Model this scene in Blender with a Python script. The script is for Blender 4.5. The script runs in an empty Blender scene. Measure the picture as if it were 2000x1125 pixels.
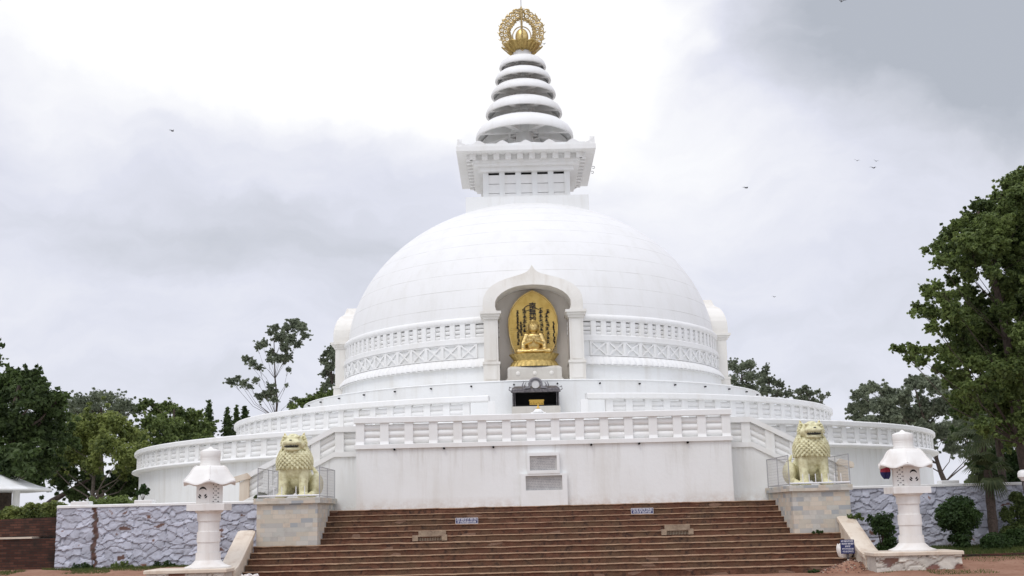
import bpy, bmesh, math, random
from mathutils import Vector, Matrix, noise
random.seed(7)
R = math.radians; PI = math.pi
scene = bpy.context.scene
COL = scene.collection
# ------------------------------------------------------------------ camera
CAMLOC = Vector((-0.915, -57.0, 1.71)); F_PX = 2300.0
yaw, pitch, roll = R(.095), R(10.887), R(1.402)
Fw = Vector((math.sin(yaw)*math.cos(pitch), math.cos(yaw)*math.cos(pitch), math.sin(pitch)))
Rt = Vector((math.cos(yaw), -math.sin(yaw), 0)); Up = Rt.cross(Fw)
CXA = Rt*math.cos(roll) - Up*math.sin(roll); CYA = Rt*math.sin(roll) + Up*math.cos(roll)
cam = bpy.data.cameras.new('camera'); camo = bpy.data.objects.new('camera', cam); COL.objects.link(camo)
camo.matrix_world = Matrix(((CXA.x, CYA.x, -Fw.x, CAMLOC.x), (CXA.y, CYA.y, -Fw.y, CAMLOC.y), (CXA.z, CYA.z, -Fw.z, CAMLOC.z), (0, 0, 0, 1)))
cam.sensor_width = 36; cam.lens = F_PX/2000*36; cam.clip_end = 3000; cam.clip_start = .1
scene.camera = camo
def at(x, y, Y):            # point of the photograph on the vertical plane at depth Y
    r = Fw + CXA*((x-1000)/F_PX) - CYA*((y-562.5)/F_PX)
    return CAMLOC + r*((Y-CAMLOC.y)/r.y)
# ------------------------------------------------------------------ materials
def mat(name, col, rough=.6, metal=0, noise_amt=.0, noise_scale=4, bump=0, bump_scale=30, col2=None, spec=.5, detail=5):
    m = bpy.data.materials.new(name); m.use_nodes = True
    nt = m.node_tree; b = nt.nodes['Principled BSDF']
    b.inputs['Base Color'].default_value = (*col, 1); b.inputs['Roughness'].default_value = rough
    b.inputs['Metallic'].default_value = metal; b.inputs['Specular IOR Level'].default_value = spec
    tc = nt.nodes.new('ShaderNodeTexCoord')
    if noise_amt or col2:
        n = nt.nodes.new('ShaderNodeTexNoise'); n.inputs['Scale'].default_value = noise_scale; n.inputs['Detail'].default_value = detail
        n.inputs['Roughness'].default_value = .6
        nt.links.new(tc.outputs['Object'], n.inputs['Vector'])
        mx = nt.nodes.new('ShaderNodeMix'); mx.data_type = 'RGBA'
        c2 = col2 or tuple(c*(1-noise_amt) for c in col)
        mx.inputs['A'].default_value = (*col, 1); mx.inputs['B'].default_value = (*c2, 1)
        rp = nt.nodes.new('ShaderNodeMapRange'); rp.inputs['From Min'].default_value = .4; rp.inputs['From Max'].default_value = .68
        nt.links.new(n.outputs['Fac'], rp.inputs['Value']); nt.links.new(rp.outputs['Result'], mx.inputs['Factor'])
        nt.links.new(mx.outputs['Result'], b.inputs['Base Color'])
    if bump:
        n2 = nt.nodes.new('ShaderNodeTexNoise'); n2.inputs['Scale'].default_value = bump_scale; n2.inputs['Detail'].default_value = 6
        nt.links.new(tc.outputs['Object'], n2.inputs['Vector'])
        bp = nt.nodes.new('ShaderNodeBump'); bp.inputs['Strength'].default_value = bump; bp.inputs['Distance'].default_value = .03
        nt.links.new(n2.outputs['Fac'], bp.inputs['Height']); nt.links.new(bp.outputs['Normal'], b.inputs['Normal'])
    return m
def N(nt, t, **kw):
    n = nt.nodes.new(t)
    for k, v in kw.items():
        if k in n.inputs: n.inputs[k].default_value = v
        else: setattr(n, k, v)
    return n
def rgbmix(nt, fac, a, b):
    mx = nt.nodes.new('ShaderNodeMix'); mx.data_type = 'RGBA'
    for s, v in (('Factor', fac), ('A', a), ('B', b)):
        if isinstance(v, bpy.types.NodeSocket): nt.links.new(v, mx.inputs[s])
        else: mx.inputs[s].default_value = v if s == 'Factor' else (*v, 1)
    return mx.outputs['Result']
def rng(nt, v, a, b, c=0, d=1):
    r = nt.nodes.new('ShaderNodeMapRange'); r.inputs['From Min'].default_value = a; r.inputs['From Max'].default_value = b
    r.inputs['To Min'].default_value = c; r.inputs['To Max'].default_value = d
    nt.links.new(v, r.inputs['Value']); return r.outputs['Result']
def math2(nt, op, a, b=None):
    n = nt.nodes.new('ShaderNodeMath'); n.operation = op
    for i, v in enumerate((a, b)):
        if v is None: continue
        if isinstance(v, bpy.types.NodeSocket): nt.links.new(v, n.inputs[i])
        else: n.inputs[i].default_value = v
    return n.outputs[0]

def white_paint(name, base=(.80, .80, .785), dirt=(.62, .60, .55), streak=.35):
    """lime-washed plaster: faint vertical streaks and blotches"""
    m = bpy.data.materials.new(name); m.use_nodes = True; nt = m.node_tree; b = nt.nodes['Principled BSDF']
    b.inputs['Roughness'].default_value = .62
    geo = N(nt, 'ShaderNodeNewGeometry')
    mp = N(nt, 'ShaderNodeMapping'); mp.inputs['Scale'].default_value = (2.2, 2.2, .22)
    nt.links.new(geo.outputs['Position'], mp.inputs['Vector'])
    n1 = N(nt, 'ShaderNodeTexNoise', Scale=1.1, Detail=6.0, Roughness=.62); nt.links.new(mp.outputs[0], n1.inputs['Vector'])
    n2 = N(nt, 'ShaderNodeTexNoise', Scale=.7, Detail=5.0); nt.links.new(geo.outputs['Position'], n2.inputs['Vector'])
    f = math2(nt, 'MULTIPLY', rng(nt, n1.outputs['Fac'], .50, .78), streak)
    f2 = math2(nt, 'MULTIPLY', rng(nt, n2.outputs['Fac'], .45, .75), streak*.6)
    c = rgbmix(nt, math2(nt, 'ADD', f, f2), base, dirt)
    nt.links.new(c, b.inputs['Base Color'])
    n3 = N(nt, 'ShaderNodeTexNoise', Scale=9.0, Detail=7.0); nt.links.new(geo.outputs['Position'], n3.inputs['Vector'])
    bp = N(nt, 'ShaderNodeBump', Strength=.25, Distance=.02); nt.links.new(n3.outputs['Fac'], bp.inputs['Height'])
    nt.links.new(bp.outputs['Normal'], b.inputs['Normal'])
    return m
M = {}
M['white'] = white_paint('white_paint', (.81, .82, .81), (.64, .62, .57), .5)
def stained_wall():
    m = white_paint('stained_wall_paint', (.81, .82, .81), (.64, .62, .57), .5); nt = m.node_tree; b = nt.nodes['Principled BSDF']
    src = b.inputs['Base Color'].links[0].from_socket; geo = N(nt, 'ShaderNodeNewGeometry'); sp = N(nt, 'ShaderNodeSeparateXYZ'); nt.links.new(geo.outputs['Position'], sp.inputs[0])
    mp = N(nt, 'ShaderNodeMapping'); mp.inputs['Scale'].default_value = (5, 5, .35); nt.links.new(geo.outputs['Position'], mp.inputs['Vector'])
    n = N(nt, 'ShaderNodeTexNoise', Scale=1.3, Detail=7.0, Roughness=.7); nt.links.new(mp.outputs[0], n.inputs['Vector'])
    n2 = N(nt, 'ShaderNodeTexNoise', Scale=3.0, Detail=7.0, Roughness=.7); nt.links.new(geo.outputs['Position'], n2.inputs['Vector'])
    drip = math2(nt, 'MULTIPLY', rng(nt, n.outputs['Fac'], .52, .70), rng(nt, sp.outputs['Z'], 2.5, 3.8, 0, .42))
    splash = math2(nt, 'MULTIPLY', rng(nt, n2.outputs['Fac'], .40, .62), rng(nt, sp.outputs['Z'], 2.30, 1.97, 0, .55))
    c = rgbmix(nt, drip, src, (.45, .42, .36)); c = rgbmix(nt, splash, c, (.50, .40, .32)); nt.links.new(c, b.inputs['Base Color']); return m
M['wall'] = stained_wall()
M['white2'] = white_paint('white_paint_rail', (.82, .82, .805), (.64, .61, .54), .35)
M['marble'] = white_paint('cream_marble', (.77, .75, .70), (.58, .53, .45), .6)
M['lantern'] = white_paint('lantern_stone', (.82, .80, .765), (.60, .53, .46), .6)
M['coping'] = white_paint('weathered_coping', (.72, .64, .53), (.48, .36, .26), .9)
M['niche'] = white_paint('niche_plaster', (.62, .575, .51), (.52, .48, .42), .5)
M['slabstone'] = white_paint('base_stone', (.60, .575, .52), (.44, .40, .35), .8)
# dome: panel joints are thin dark lines at even steps of the shell
def dome_mat():
    m = white_paint('dome_paint', (.785, .785, .775), (.66, .65, .61), .4); nt = m.node_tree; b = nt.nodes['Principled BSDF']
    src = b.inputs['Base Color'].links[0].from_socket
    geo = N(nt, 'ShaderNodeNewGeometry'); sp = N(nt, 'ShaderNodeSeparateXYZ'); nt.links.new(geo.outputs['Position'], sp.inputs[0])
    e = math2(nt, 'ARCSINE', math2(nt, 'DIVIDE', math2(nt, 'SUBTRACT', sp.outputs['Z'], 9.20), 7.42))
    k = math2(nt, 'FRACT', math2(nt, 'DIVIDE', math2(nt, 'SUBTRACT', e, R(2.2)), R(6.2)))
    line = math2(nt, 'LESS_THAN', k, .035)
    a = math2(nt, 'ARCTAN2', sp.outputs['Y'], sp.outputs['X'])
    kk = math2(nt, 'FRACT', math2(nt, 'DIVIDE', a, R(15)))
    line2 = math2(nt, 'MULTIPLY', math2(nt, 'LESS_THAN', kk, .005), .25)
    tone = N(nt, 'ShaderNodeTexNoise', Scale=1.2, Detail=4.0); nt.links.new(geo.outputs['Position'], tone.inputs['Vector'])
    fac = math2(nt, 'MULTIPLY', math2(nt, 'MAXIMUM', line, line2), rng(nt, tone.outputs['Fac'], .35, .6, .08, .5))
    nt.links.new(rgbmix(nt, fac, src, (.42, .40, .36)), b.inputs['Base Color'])
    return m
M['dome'] = dome_mat()
M['gold'] = mat('gilded_metal', (.76, .58, .26), .38, 1, col2=(.58, .42, .16), noise_scale=6, bump=.25, bump_scale=25)
M['gold_dark'] = mat('dull_gilding', (.54, .40, .15), .48, .8, col2=(.36, .26, .09), noise_scale=9, bump=.2)
M['gold_pale'] = mat('pale_gilding', (.60, .46, .22), .5, .7, col2=(.36, .26, .11), noise_scale=9)
M['halo'] = mat('gilded_panel', (.66, .47, .15), .45, .85, col2=(.50, .32, .08), noise_scale=2.2, bump=.15, bump_scale=40)
M['ink'] = mat('black_lacquer', (.012, .010, .009), .5)
M['lion'] = mat('pale_yellow_paint', (.75, .72, .47), .55, 0, col2=(.52, .47, .26), noise_scale=9, bump=.4, bump_scale=14)
M['dark'] = mat('dark_opening', (.012, .011, .011), .9)
M['iron'] = mat('wrought_iron', (.09, .085, .09), .5, .6, col2=(.22, .20, .20), noise_scale=12)
M['mesh'] = mat('grey_wire', (.50, .49, .50), .5, .5)
M['railpaint'] = mat('white_rail_paint', (.75, .75, .76), .5)
M['grey_metal'] = mat('grey_metal', (.42, .42, .44), .5, .5)
M['stepstone'] = None
M['blue_sign'] = mat('navy_sign_paint', (.022, .030, .13), .45, noise_amt=.3)
M['sign_white'] = mat('sign_lettering', (.72, .73, .78), .6)
M['cloth_red'] = mat('red_cloth', (.45, .05, .09), .8); M['cloth_blue'] = mat('dark_blue_cloth', (.03, .03, .12), .8)
M['flame_white'] = mat('white_enamel', (.82, .82, .80), .35)
M['yellow'] = mat('yellow_brass', (.66, .42, .08), .4, .4)
M['plaque'] = mat('engraved_plaque', (.52, .51, .49), .6, col2=(.42, .41, .40), noise_scale=6)
M['engrave'] = mat('engraved_letters', (.20, .20, .23), .8)
M['bird'] = mat('dark_plumage', (.03, .03, .035), .8)
M['bark'] = mat('bark', (.085, .062, .048), .9, col2=(.045, .033, .026), noise_scale=9, bump=.8, bump_scale=20)
M['bark_pale'] = mat('pale_bark', (.16, .135, .11), .9, col2=(.08, .065, .05), noise_scale=9, bump=.7, bump_scale=20)
def leafmat(name, a, b, c=None, trans=.40):
    m = bpy.data.materials.new(name); m.use_nodes = True; nt = m.node_tree; p = nt.nodes['Principled BSDF']
    geo = N(nt, 'ShaderNodeNewGeometry'); r = geo.outputs['Random Per Island']
    n = N(nt, 'ShaderNodeTexNoise', Scale=.9, Detail=3.0); nt.links.new(geo.outputs['Position'], n.inputs['Vector'])
    f = math2(nt, 'ADD', math2(nt, 'MULTIPLY', r, .55), rng(nt, n.outputs['Fac'], .35, .65, 0, .5))
    nt.links.new(rgbmix(nt, f, a, b), p.inputs['Base Color'])
    p.inputs['Roughness'].default_value = .55; p.inputs['Specular IOR Level'].default_value = .35
    tr = N(nt, 'ShaderNodeBsdfTranslucent'); nt.links.new(rgbmix(nt, f, tuple(x*1.1 for x in a), tuple(x*1.3 for x in b)), tr.inputs['Color'])
    ms = N(nt, 'ShaderNodeMixShader'); ms.inputs[0].default_value = trans
    nt.links.new(p.outputs[0], ms.inputs[1]); nt.links.new(tr.outputs[0], ms.inputs[2])
    nt.links.new(ms.outputs[0], nt.nodes['Material Output'].inputs['Surface'])
    return m
M['leaf_dark'] = leafmat('dark_leaves', (.026, .048, .018), (.115, .165, .050))
M['leaf_mid'] = leafmat('green_leaves', (.045, .075, .024), (.215, .275, .080))
M['leaf_yellow'] = leafmat('yellow_green_leaves', (.065, .095, .028), (.300, .345, .095))
M['leaf_grey'] = leafmat('hazy_leaves', (.115, .140, .095), (.260, .295, .195))  # far trees: haze is put into these greyer, lighter leaf colours
M['leaf_bush'] = leafmat('bush_leaves', (.018, .040, .012), (.065, .120, .030))
M['leaf_palm'] = leafmat('palm_leaves', (.030, .055, .020), (.12, .14, .06))
M['grass'] = leafmat('grass_blades', (.045, .075, .018), (.13, .165, .045))

def step_mat():
    m = bpy.data.materials.new('red_step_stone'); m.use_nodes = True; nt = m.node_tree; b = nt.nodes['Principled BSDF']
    b.inputs['Roughness'].default_value = .9; b.inputs['Specular IOR Level'].default_value = .2
    geo = N(nt, 'ShaderNodeNewGeometry')
    mp = N(nt, 'ShaderNodeMapping'); mp.inputs['Scale'].default_value = (1.6, 3.0, 6.1); nt.links.new(geo.outputs['Position'], mp.inputs['Vector'])
    v = N(nt, 'ShaderNodeTexVoronoi', Scale=2.0); v.inputs['Randomness'].default_value = .9; nt.links.new(mp.outputs[0], v.inputs['Vector'])
    sp = N(nt, 'ShaderNodeSeparateColor'); nt.links.new(v.outputs['Color'], sp.inputs[0])
    n = N(nt, 'ShaderNodeTexNoise', Scale=7.0, Detail=8.0, Roughness=.7); nt.links.new(geo.outputs['Position'], n.inputs['Vector'])
    n2 = N(nt, 'ShaderNodeTexNoise', Scale=1.1, Detail=6.0, Roughness=.6); nt.links.new(geo.outputs['Position'], n2.inputs['Vector'])
    c = rgbmix(nt, rng(nt, sp.outputs[0], .1, .9), (.108, .049, .031), (.168, .083, .053))
    c = rgbmix(nt, rng(nt, n2.outputs['Fac'], .42, .62), c, (.130, .080, .050))
    c = rgbmix(nt, rng(nt, n.outputs['Fac'], .50, .66), c, (.050, .032, .026))
    c = rgbmix(nt, math2(nt, 'GREATER_THAN', sp.outputs[1], .975), c, (.22, .14, .10))
    # dust collects on what faces up
    sn = N(nt, 'ShaderNodeSeparateXYZ'); nt.links.new(geo.outputs['Normal'], sn.inputs[0])
    n4 = N(nt, 'ShaderNodeTexNoise', Scale=3.0, Detail=6.0); nt.links.new(geo.outputs['Position'], n4.inputs['Vector'])
    up = math2(nt, 'MULTIPLY', rng(nt, sn.outputs['Z'], .35, .8), rng(nt, n4.outputs['Fac'], .3, .6, .35, 1))
    c = rgbmix(nt, math2(nt, 'MULTIPLY', up, .90), c, (.42, .28, .18))
    nt.links.new(c, b.inputs['Base Color'])
    bp = N(nt, 'ShaderNodeBump', Strength=.7, Distance=.03); nt.links.new(n.outputs['Fac'], bp.inputs['Height']); nt.links.new(bp.outputs['Normal'], b.inputs['Normal'])
    return m
M['stepstone'] = step_mat()
def block_mat():
    m = bpy.data.materials.new('coursed_stone_blocks'); m.use_nodes = True; nt = m.node_tree; b = nt.nodes['Principled BSDF']
    b.inputs['Roughness'].default_value = .75
    geo = N(nt, 'ShaderNodeNewGeometry'); sp = N(nt, 'ShaderNodeSeparateXYZ'); nt.links.new(geo.outputs['Position'], sp.inputs[0])
    cb = N(nt, 'ShaderNodeCombineXYZ'); nt.links.new(math2(nt, 'ADD', sp.outputs['X'], sp.outputs['Y']), cb.inputs[0]); nt.links.new(sp.outputs['Z'], cb.inputs[1])
    br = N(nt, 'ShaderNodeTexBrick'); nt.links.new(cb.outputs[0], br.inputs['Vector'])
    br.inputs['Scale'].default_value = 1; br.inputs['Brick Width'].default_value = .34; br.inputs['Row Height'].default_value = .125
    br.inputs['Mortar Size'].default_value = .0025; br.inputs['Bias'].default_value = 0; br.squash = .62; br.squash_frequency = 3; br.offset = .37
    br.inputs['Color1'].default_value = (0, 0, 0, 1); br.inputs['Color2'].default_value = (1, 1, 1, 1); br.inputs['Mortar'].default_value = (.5, .5, .5, 1)
    ramp = N(nt, 'ShaderNodeValToRGB'); nt.links.new(br.outputs['Color'], ramp.inputs[0])
    e = ramp.color_ramp; e.interpolation = 'CONSTANT'
    cols = [(0, (.53, .49, .41)), (.18, (.46, .45, .42)), (.34, (.57, .50, .41)), (.5, (.50, .50, .46)), (.64, (.55, .53, .48)), (.8, (.36, .38, .39)), (.88, (.60, .54, .45))]
    e.elements[0].color = (*cols[0][1], 1); e.elements[1].position = cols[1][0]; e.elements[1].color = (*cols[1][1], 1)
    for p, c in cols[2:]:
        q = e.elements.new(p); q.color = (*c, 1)
    n = N(nt, 'ShaderNodeTexNoise', Scale=5.0, Detail=8.0, Roughness=.65); nt.links.new(geo.outputs['Position'], n.inputs['Vector'])
    c = rgbmix(nt, rng(nt, n.outputs['Fac'], .5, .8, 0, .5), ramp.outputs[0], (.30, .26, .21))
    c = rgbmix(nt, math2(nt, 'MULTIPLY', br.outputs['Fac'], .45), c, (.34, .31, .27))
    nt.links.new(c, b.inputs['Base Color'])
    h = math2(nt, 'SUBTRACT', n.outputs['Fac'], br.outputs['Fac'])
    bp = N(nt, 'ShaderNodeBump', Strength=.35, Distance=.015); nt.links.new(h, bp.inputs['Height']); nt.links.new(bp.outputs['Normal'], b.inputs['Normal'])
    return m
M['blocks'] = block_mat()
def rubble_mat(name, brown=True):
    m = bpy.data.materials.new(name); m.use_nodes = True; nt = m.node_tree; b = nt.nodes['Principled BSDF']
    b.inputs['Roughness'].default_value = .8; b.inputs['Specular IOR Level'].default_value = .25
    at_ = N(nt, 'ShaderNodeVertexColor'); at_.layer_name = 'Col'
    geo = N(nt, 'ShaderNodeNewGeometry'); n = N(nt, 'ShaderNodeTexNoise', Scale=4.0, Detail=8.0, Roughness=.65); nt.links.new(geo.outputs['Position'], n.inputs['Vector'])
    c = rgbmix(nt, rng(nt, n.outputs['Fac'], .45, .8, 0, .45), at_.outputs['Color'], (.17, .16, .18))
    nt.links.new(c, b.inputs['Base Color'])
    n2 = N(nt, 'ShaderNodeTexNoise', Scale=25.0, Detail=5.0); nt.links.new(geo.outputs['Position'], n2.inputs['Vector'])
    bp = N(nt, 'ShaderNodeBump', Strength=.5, Distance=.02); nt.links.new(n2.outputs['Fac'], bp.inputs['Height']); nt.links.new(bp.outputs['Normal'], b.inputs['Normal'])
    return m
M['rubble'] = rubble_mat('painted_rubble')
def ground_mat():
    m = bpy.data.materials.new('red_earth'); m.use_nodes = True; nt = m.node_tree; b = nt.nodes['Principled BSDF']
    b.inputs['Roughness'].default_value = .95; b.inputs['Specular IOR Level'].default_value = .15
    geo = N(nt, 'ShaderNodeNewGeometry')
    n = N(nt, 'ShaderNodeTexNoise', Scale=.8, Detail=8.0, Roughness=.65); nt.links.new(geo.outputs['Position'], n.inputs['Vector'])
    n2 = N(nt, 'ShaderNodeTexNoise', Scale=9.0, Detail=6.0); nt.links.new(geo.outputs['Position'], n2.inputs['Vector'])
    c = rgbmix(nt, rng(nt, n.outputs['Fac'], .35, .65), (.24, .125, .082), (.33, .195, .135))
    c = rgbmix(nt, rng(nt, n2.outputs['Fac'], .55, .75), c, (.20, .095, .06))
    pz = N(nt, 'ShaderNodeSeparateXYZ'); nt.links.new(geo.outputs['Position'], pz.inputs[0])
    c = rgbmix(nt, rng(nt, pz.outputs['Y'], -29.5, -31.5), c, (.36, .35, .33))      # beyond the earth: unseen grey ground, added to cut red bounce onto walls
    v = N(nt, 'ShaderNodeTexVoronoi', Scale=14.0); nt.links.new(geo.outputs['Position'], v.inputs['Vector'])
    sp = N(nt, 'ShaderNodeSeparateColor'); nt.links.new(v.outputs['Color'], sp.inputs[0])
    f = math2(nt, 'MULTIPLY', math2(nt, 'LESS_THAN', v.outputs['Distance'], .022), math2(nt, 'GREATER_THAN', sp.outputs[0], .8))
    c = rgbmix(nt, f, c, (.45, .36, .28))
    nt.links.new(c, b.inputs['Base Color'])
    bp = N(nt, 'ShaderNodeBump', Strength=.6, Distance=.04); nt.links.new(n2.outputs['Fac'], bp.inputs['Height']); nt.links.new(bp.outputs['Normal'], b.inputs['Normal'])
    return m
M['earth'] = ground_mat()
M['turf'] = mat('dusty_turf', (.085, .105, .035), .95, col2=(.20, .12, .065), noise_scale=3, bump=.8, bump_scale=20, spec=.1)
M['bounce_ground'] = mat('bounce_terrace_top', (.60, .58, .53), .85, col2=(.46, .43, .38), noise_scale=2)  # unseen terrace top, made pale to bounce light onto the lower drum wall
def brickwall_mat():
    m = bpy.data.materials.new('dark_brick'); m.use_nodes = True; nt = m.node_tree; b = nt.nodes['Principled BSDF']
    b.inputs['Roughness'].default_value = .95; b.inputs['Specular IOR Level'].default_value = .1
    geo = N(nt, 'ShaderNodeNewGeometry'); sp = N(nt, 'ShaderNodeSeparateXYZ'); nt.links.new(geo.outputs['Position'], sp.inputs[0])
    cb = N(nt, 'ShaderNodeCombineXYZ'); nt.links.new(math2(nt, 'ADD', sp.outputs['X'], sp.outputs['Y']), cb.inputs[0]); nt.links.new(sp.outputs['Z'], cb.inputs[1])
    br = N(nt, 'ShaderNodeTexBrick'); nt.links.new(cb.outputs[0], br.inputs['Vector'])
    br.inputs['Scale'].default_value = 1; br.inputs['Brick Width'].default_value = .23; br.inputs['Row Height'].default_value = .075; br.inputs['Mortar Size'].default_value = .008
    br.inputs['Color1'].default_value = (.060, .030, .024, 1); br.inputs['Color2'].default_value = (.125, .058, .042, 1); br.inputs['Mortar'].default_value = (.05, .04, .035, 1)
    n = N(nt, 'ShaderNodeTexNoise', Scale=2.5, Detail=8.0); nt.links.new(geo.outputs['Position'], n.inputs['Vector'])
    c = rgbmix(nt, rng(nt, n.outputs['Fac'], .45, .7), br.outputs['Color'], (.035, .030, .026)); nt.links.new(c, b.inputs['Base Color'])
    bp = N(nt, 'ShaderNodeBump', Strength=.8, Distance=.03); nt.links.new(br.outputs['Fac'], bp.inputs['Height']); bp.invert = True; nt.links.new(bp.outputs['Normal'], b.inputs['Normal'])
    return m
M['brick'] = brickwall_mat()

# ------------------------------------------------------------------ mesh helpers
class MB:
    def __init__(s): s.v = []; s.f = []; s.mi = []; s.sm = []
    def add(s, verts, faces, mi=0, smooth=False):
        o = len(s.v); s.v += [tuple(v) for v in verts]
        s.f += [tuple(i+o for i in f) for f in faces]; s.mi += [mi]*len(faces); s.sm += [smooth]*len(faces); return s
    def box(s, x0, x1, y0, y1, z0, z1, mi=0, mx=None, c=0):
        if c:
            # chamfered in plan and top
            vs = []
            for z, k in ((z0, 0), (z1-c, 0), (z1, c)):
                vs += [(x0+k, y0+k, z), (x1-k, y0+k, z), (x1-k, y1-k, z), (x0+k, y1-k, z)]
            fs = [(3, 2, 1, 0), (8, 9, 10, 11)]
            for L in (0, 4):
                for i in range(4): fs.append((L+i, L+(i+1) % 4, L+4+(i+1) % 4, L+4+i))
        else:
            vs = [(x0, y0, z0), (x1, y0, z0), (x1, y1, z0), (x0, y1, z0), (x0, y0, z1), (x1, y0, z1), (x1, y1, z1), (x0, y1, z1)]
            fs = [(3, 2, 1, 0), (4, 5, 6, 7), (0, 1, 5, 4), (1, 2, 6, 5), (2, 3, 7, 6), (3, 0, 4, 7)]
        if mx: vs = [mx @ Vector(v) for v in vs]
        return s.add(vs, fs, mi)
    def lathe(s, prof, seg=32, c=(0, 0), a0=0, a1=2*PI, mi=0, smooth=True, mx=None, caps=False):
        full = abs(a1-a0-2*PI) < 1e-6; n = seg if full else seg+1; vs = []
        for r, z in prof:
            for i in range(n):
                t = a0+(a1-a0)*i/seg; vs.append((c[0]+r*math.cos(t), c[1]+r*math.sin(t), z))
        fs = []
        for j in range(len(prof)-1):
            for i in range(seg):
                k = (i+1) % n; fs.append((j*n+i, j*n+k, (j+1)*n+k, (j+1)*n+i))
        if mx: vs = [mx @ Vector(v) for v in vs]
        s.add(vs, fs, mi, smooth)
        if caps and full:
            o = len(s.v)-len(vs); s.f.append(tuple(o+(len(prof)-1)*n+i for i in range(n))); s.f.append(tuple(o+i for i in reversed(range(n)))); s.mi += [mi]*2; s.sm += [False]*2
        return s
    def tube(s, pts, rad, seg=6, mi=0, closed=False, smooth=True):
        pts = [Vector(p) for p in pts]; n = len(pts)
        if not isinstance(rad, (list, tuple)): rad = [rad]*n
        vs = []; up = Vector((.13, .31, .94)).normalized()
        for i, p in enumerate(pts):
            if closed: d = pts[(i+1) % n]-pts[i-1]
            else: d = pts[min(i+1, n-1)]-pts[max(i-1, 0)]
            if d.length < 1e-9: d = Vector((0, 0, 1))
            d.normalize(); a = d.cross(up)
            if a.length < .05: a = d.cross(Vector((1, 0, 0)))
            a.normalize(); b = d.cross(a)
            for k in range(seg):
                t = 2*PI*k/seg; vs.append(p+(a*math.cos(t)+b*math.sin(t))*rad[i])
        fs = []
        for i in range(n if closed else n-1):
            j = (i+1) % n
            for k in range(seg):
                l = (k+1) % seg; fs.append((i*seg+k, i*seg+l, j*seg+l, j*seg+k))
        if not closed: fs += [tuple(reversed(range(seg))), tuple((n-1)*seg+k for k in range(seg))]
        return s.add(vs, fs, mi, smooth)
    def ell(s, c, r, seg=12, rings=8, mi=0, rot=None):
        vs = []; c = Vector(c)
        for j in range(rings+1):
            ph = PI*j/rings
            for i in range(seg):
                t = 2*PI*i/seg; v = Vector((r[0]*math.sin(ph)*math.cos(t), r[1]*math.sin(ph)*math.sin(t), r[2]*math.cos(ph)))
                if rot: v = rot @ v
                vs.append(c+v)
        fs = []
        for j in range(rings):
            for i in range(seg):
                k = (i+1) % seg; fs.append((j*seg+i, (j+1)*seg+i, (j+1)*seg+k, j*seg+k))
        return s.add(vs, fs, mi, True)
    def prism(s, poly, y0, y1, mi=0, mx=None, axis='Y'):
        """polygon of (x,z) extruded along y"""
        n = len(poly); vs = [(x, y0, z) for x, z in poly]+[(x, y1, z) for x, z in poly]
        fs = [tuple(range(n)), tuple(reversed(range(n, 2*n)))]+[(i, i+n, (i+1) % n+n, (i+1) % n) for i in range(n)]
        if mx: vs = [mx @ Vector(v) for v in vs]
        return s.add(vs, fs, mi)
    def cone_limb(s, a, b, ra, rb, seg=10):
        a = Vector(a); b = Vector(b); pts = [a.lerp(b, i/3) for i in range(4)]
        s.tube(pts, [ra+(rb-ra)*i/3 for i in range(4)], seg); s.ell(a, (ra, ra, ra), seg, 6); s.ell(b, (rb, rb, rb), seg, 6); return s
    def mesh(s, name, mats):
        me = bpy.data.meshes.new(name); me.from_pydata(s.v, [], s.f)
        if not isinstance(mats, (list, tuple)): mats = [mats]
        for m in mats: me.materials.append(m)
        me.polygons.foreach_set('material_index', s.mi); me.polygons.foreach_set('use_smooth', s.sm); me.update()
        if any(s.sm): me.set_sharp_from_angle(angle=R(38))
        return me
    def build(s, name, mats, parent=None, loc=None, fix=True):
        me = s.mesh(name, mats)
        if fix:
            bm = bmesh.new(); bm.from_mesh(me); bmesh.ops.recalc_face_normals(bm, faces=bm.faces); bm.to_mesh(me); bm.free()
        return link(name, me, parent, loc)
def link(name, me, parent=None, loc=None, rz=None):
    o = bpy.data.objects.new(name, me); COL.objects.link(o)
    if parent: o.parent = parent
    if loc is not None: o.location = loc
    if rz is not None: o.rotation_euler = (0, 0, rz)
    return o
def tag(o, label=None, cat=None, group=None, kind=None):
    for k, v in (('label', label), ('category', cat), ('group', group), ('kind', kind)):
        if v: o[k] = v
    return o
def thing(name, label, cat, loc=(0, 0, 0), rz=0, group=None):
    o = bpy.data.objects.new(name, None); COL.objects.link(o); o.location = loc; o.rotation_euler = (0, 0, rz); o.empty_display_size = .3
    return tag(o, label, cat, group)
def copy_tree(o, parent=None):
    c = o.copy(); COL.objects.link(c); c.parent = parent
    for ch in list(o.children): copy_tree(ch, c)
    return c
def smooth01(t): t = max(0, min(1, t)); return t*t*(3-2*t)

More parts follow.
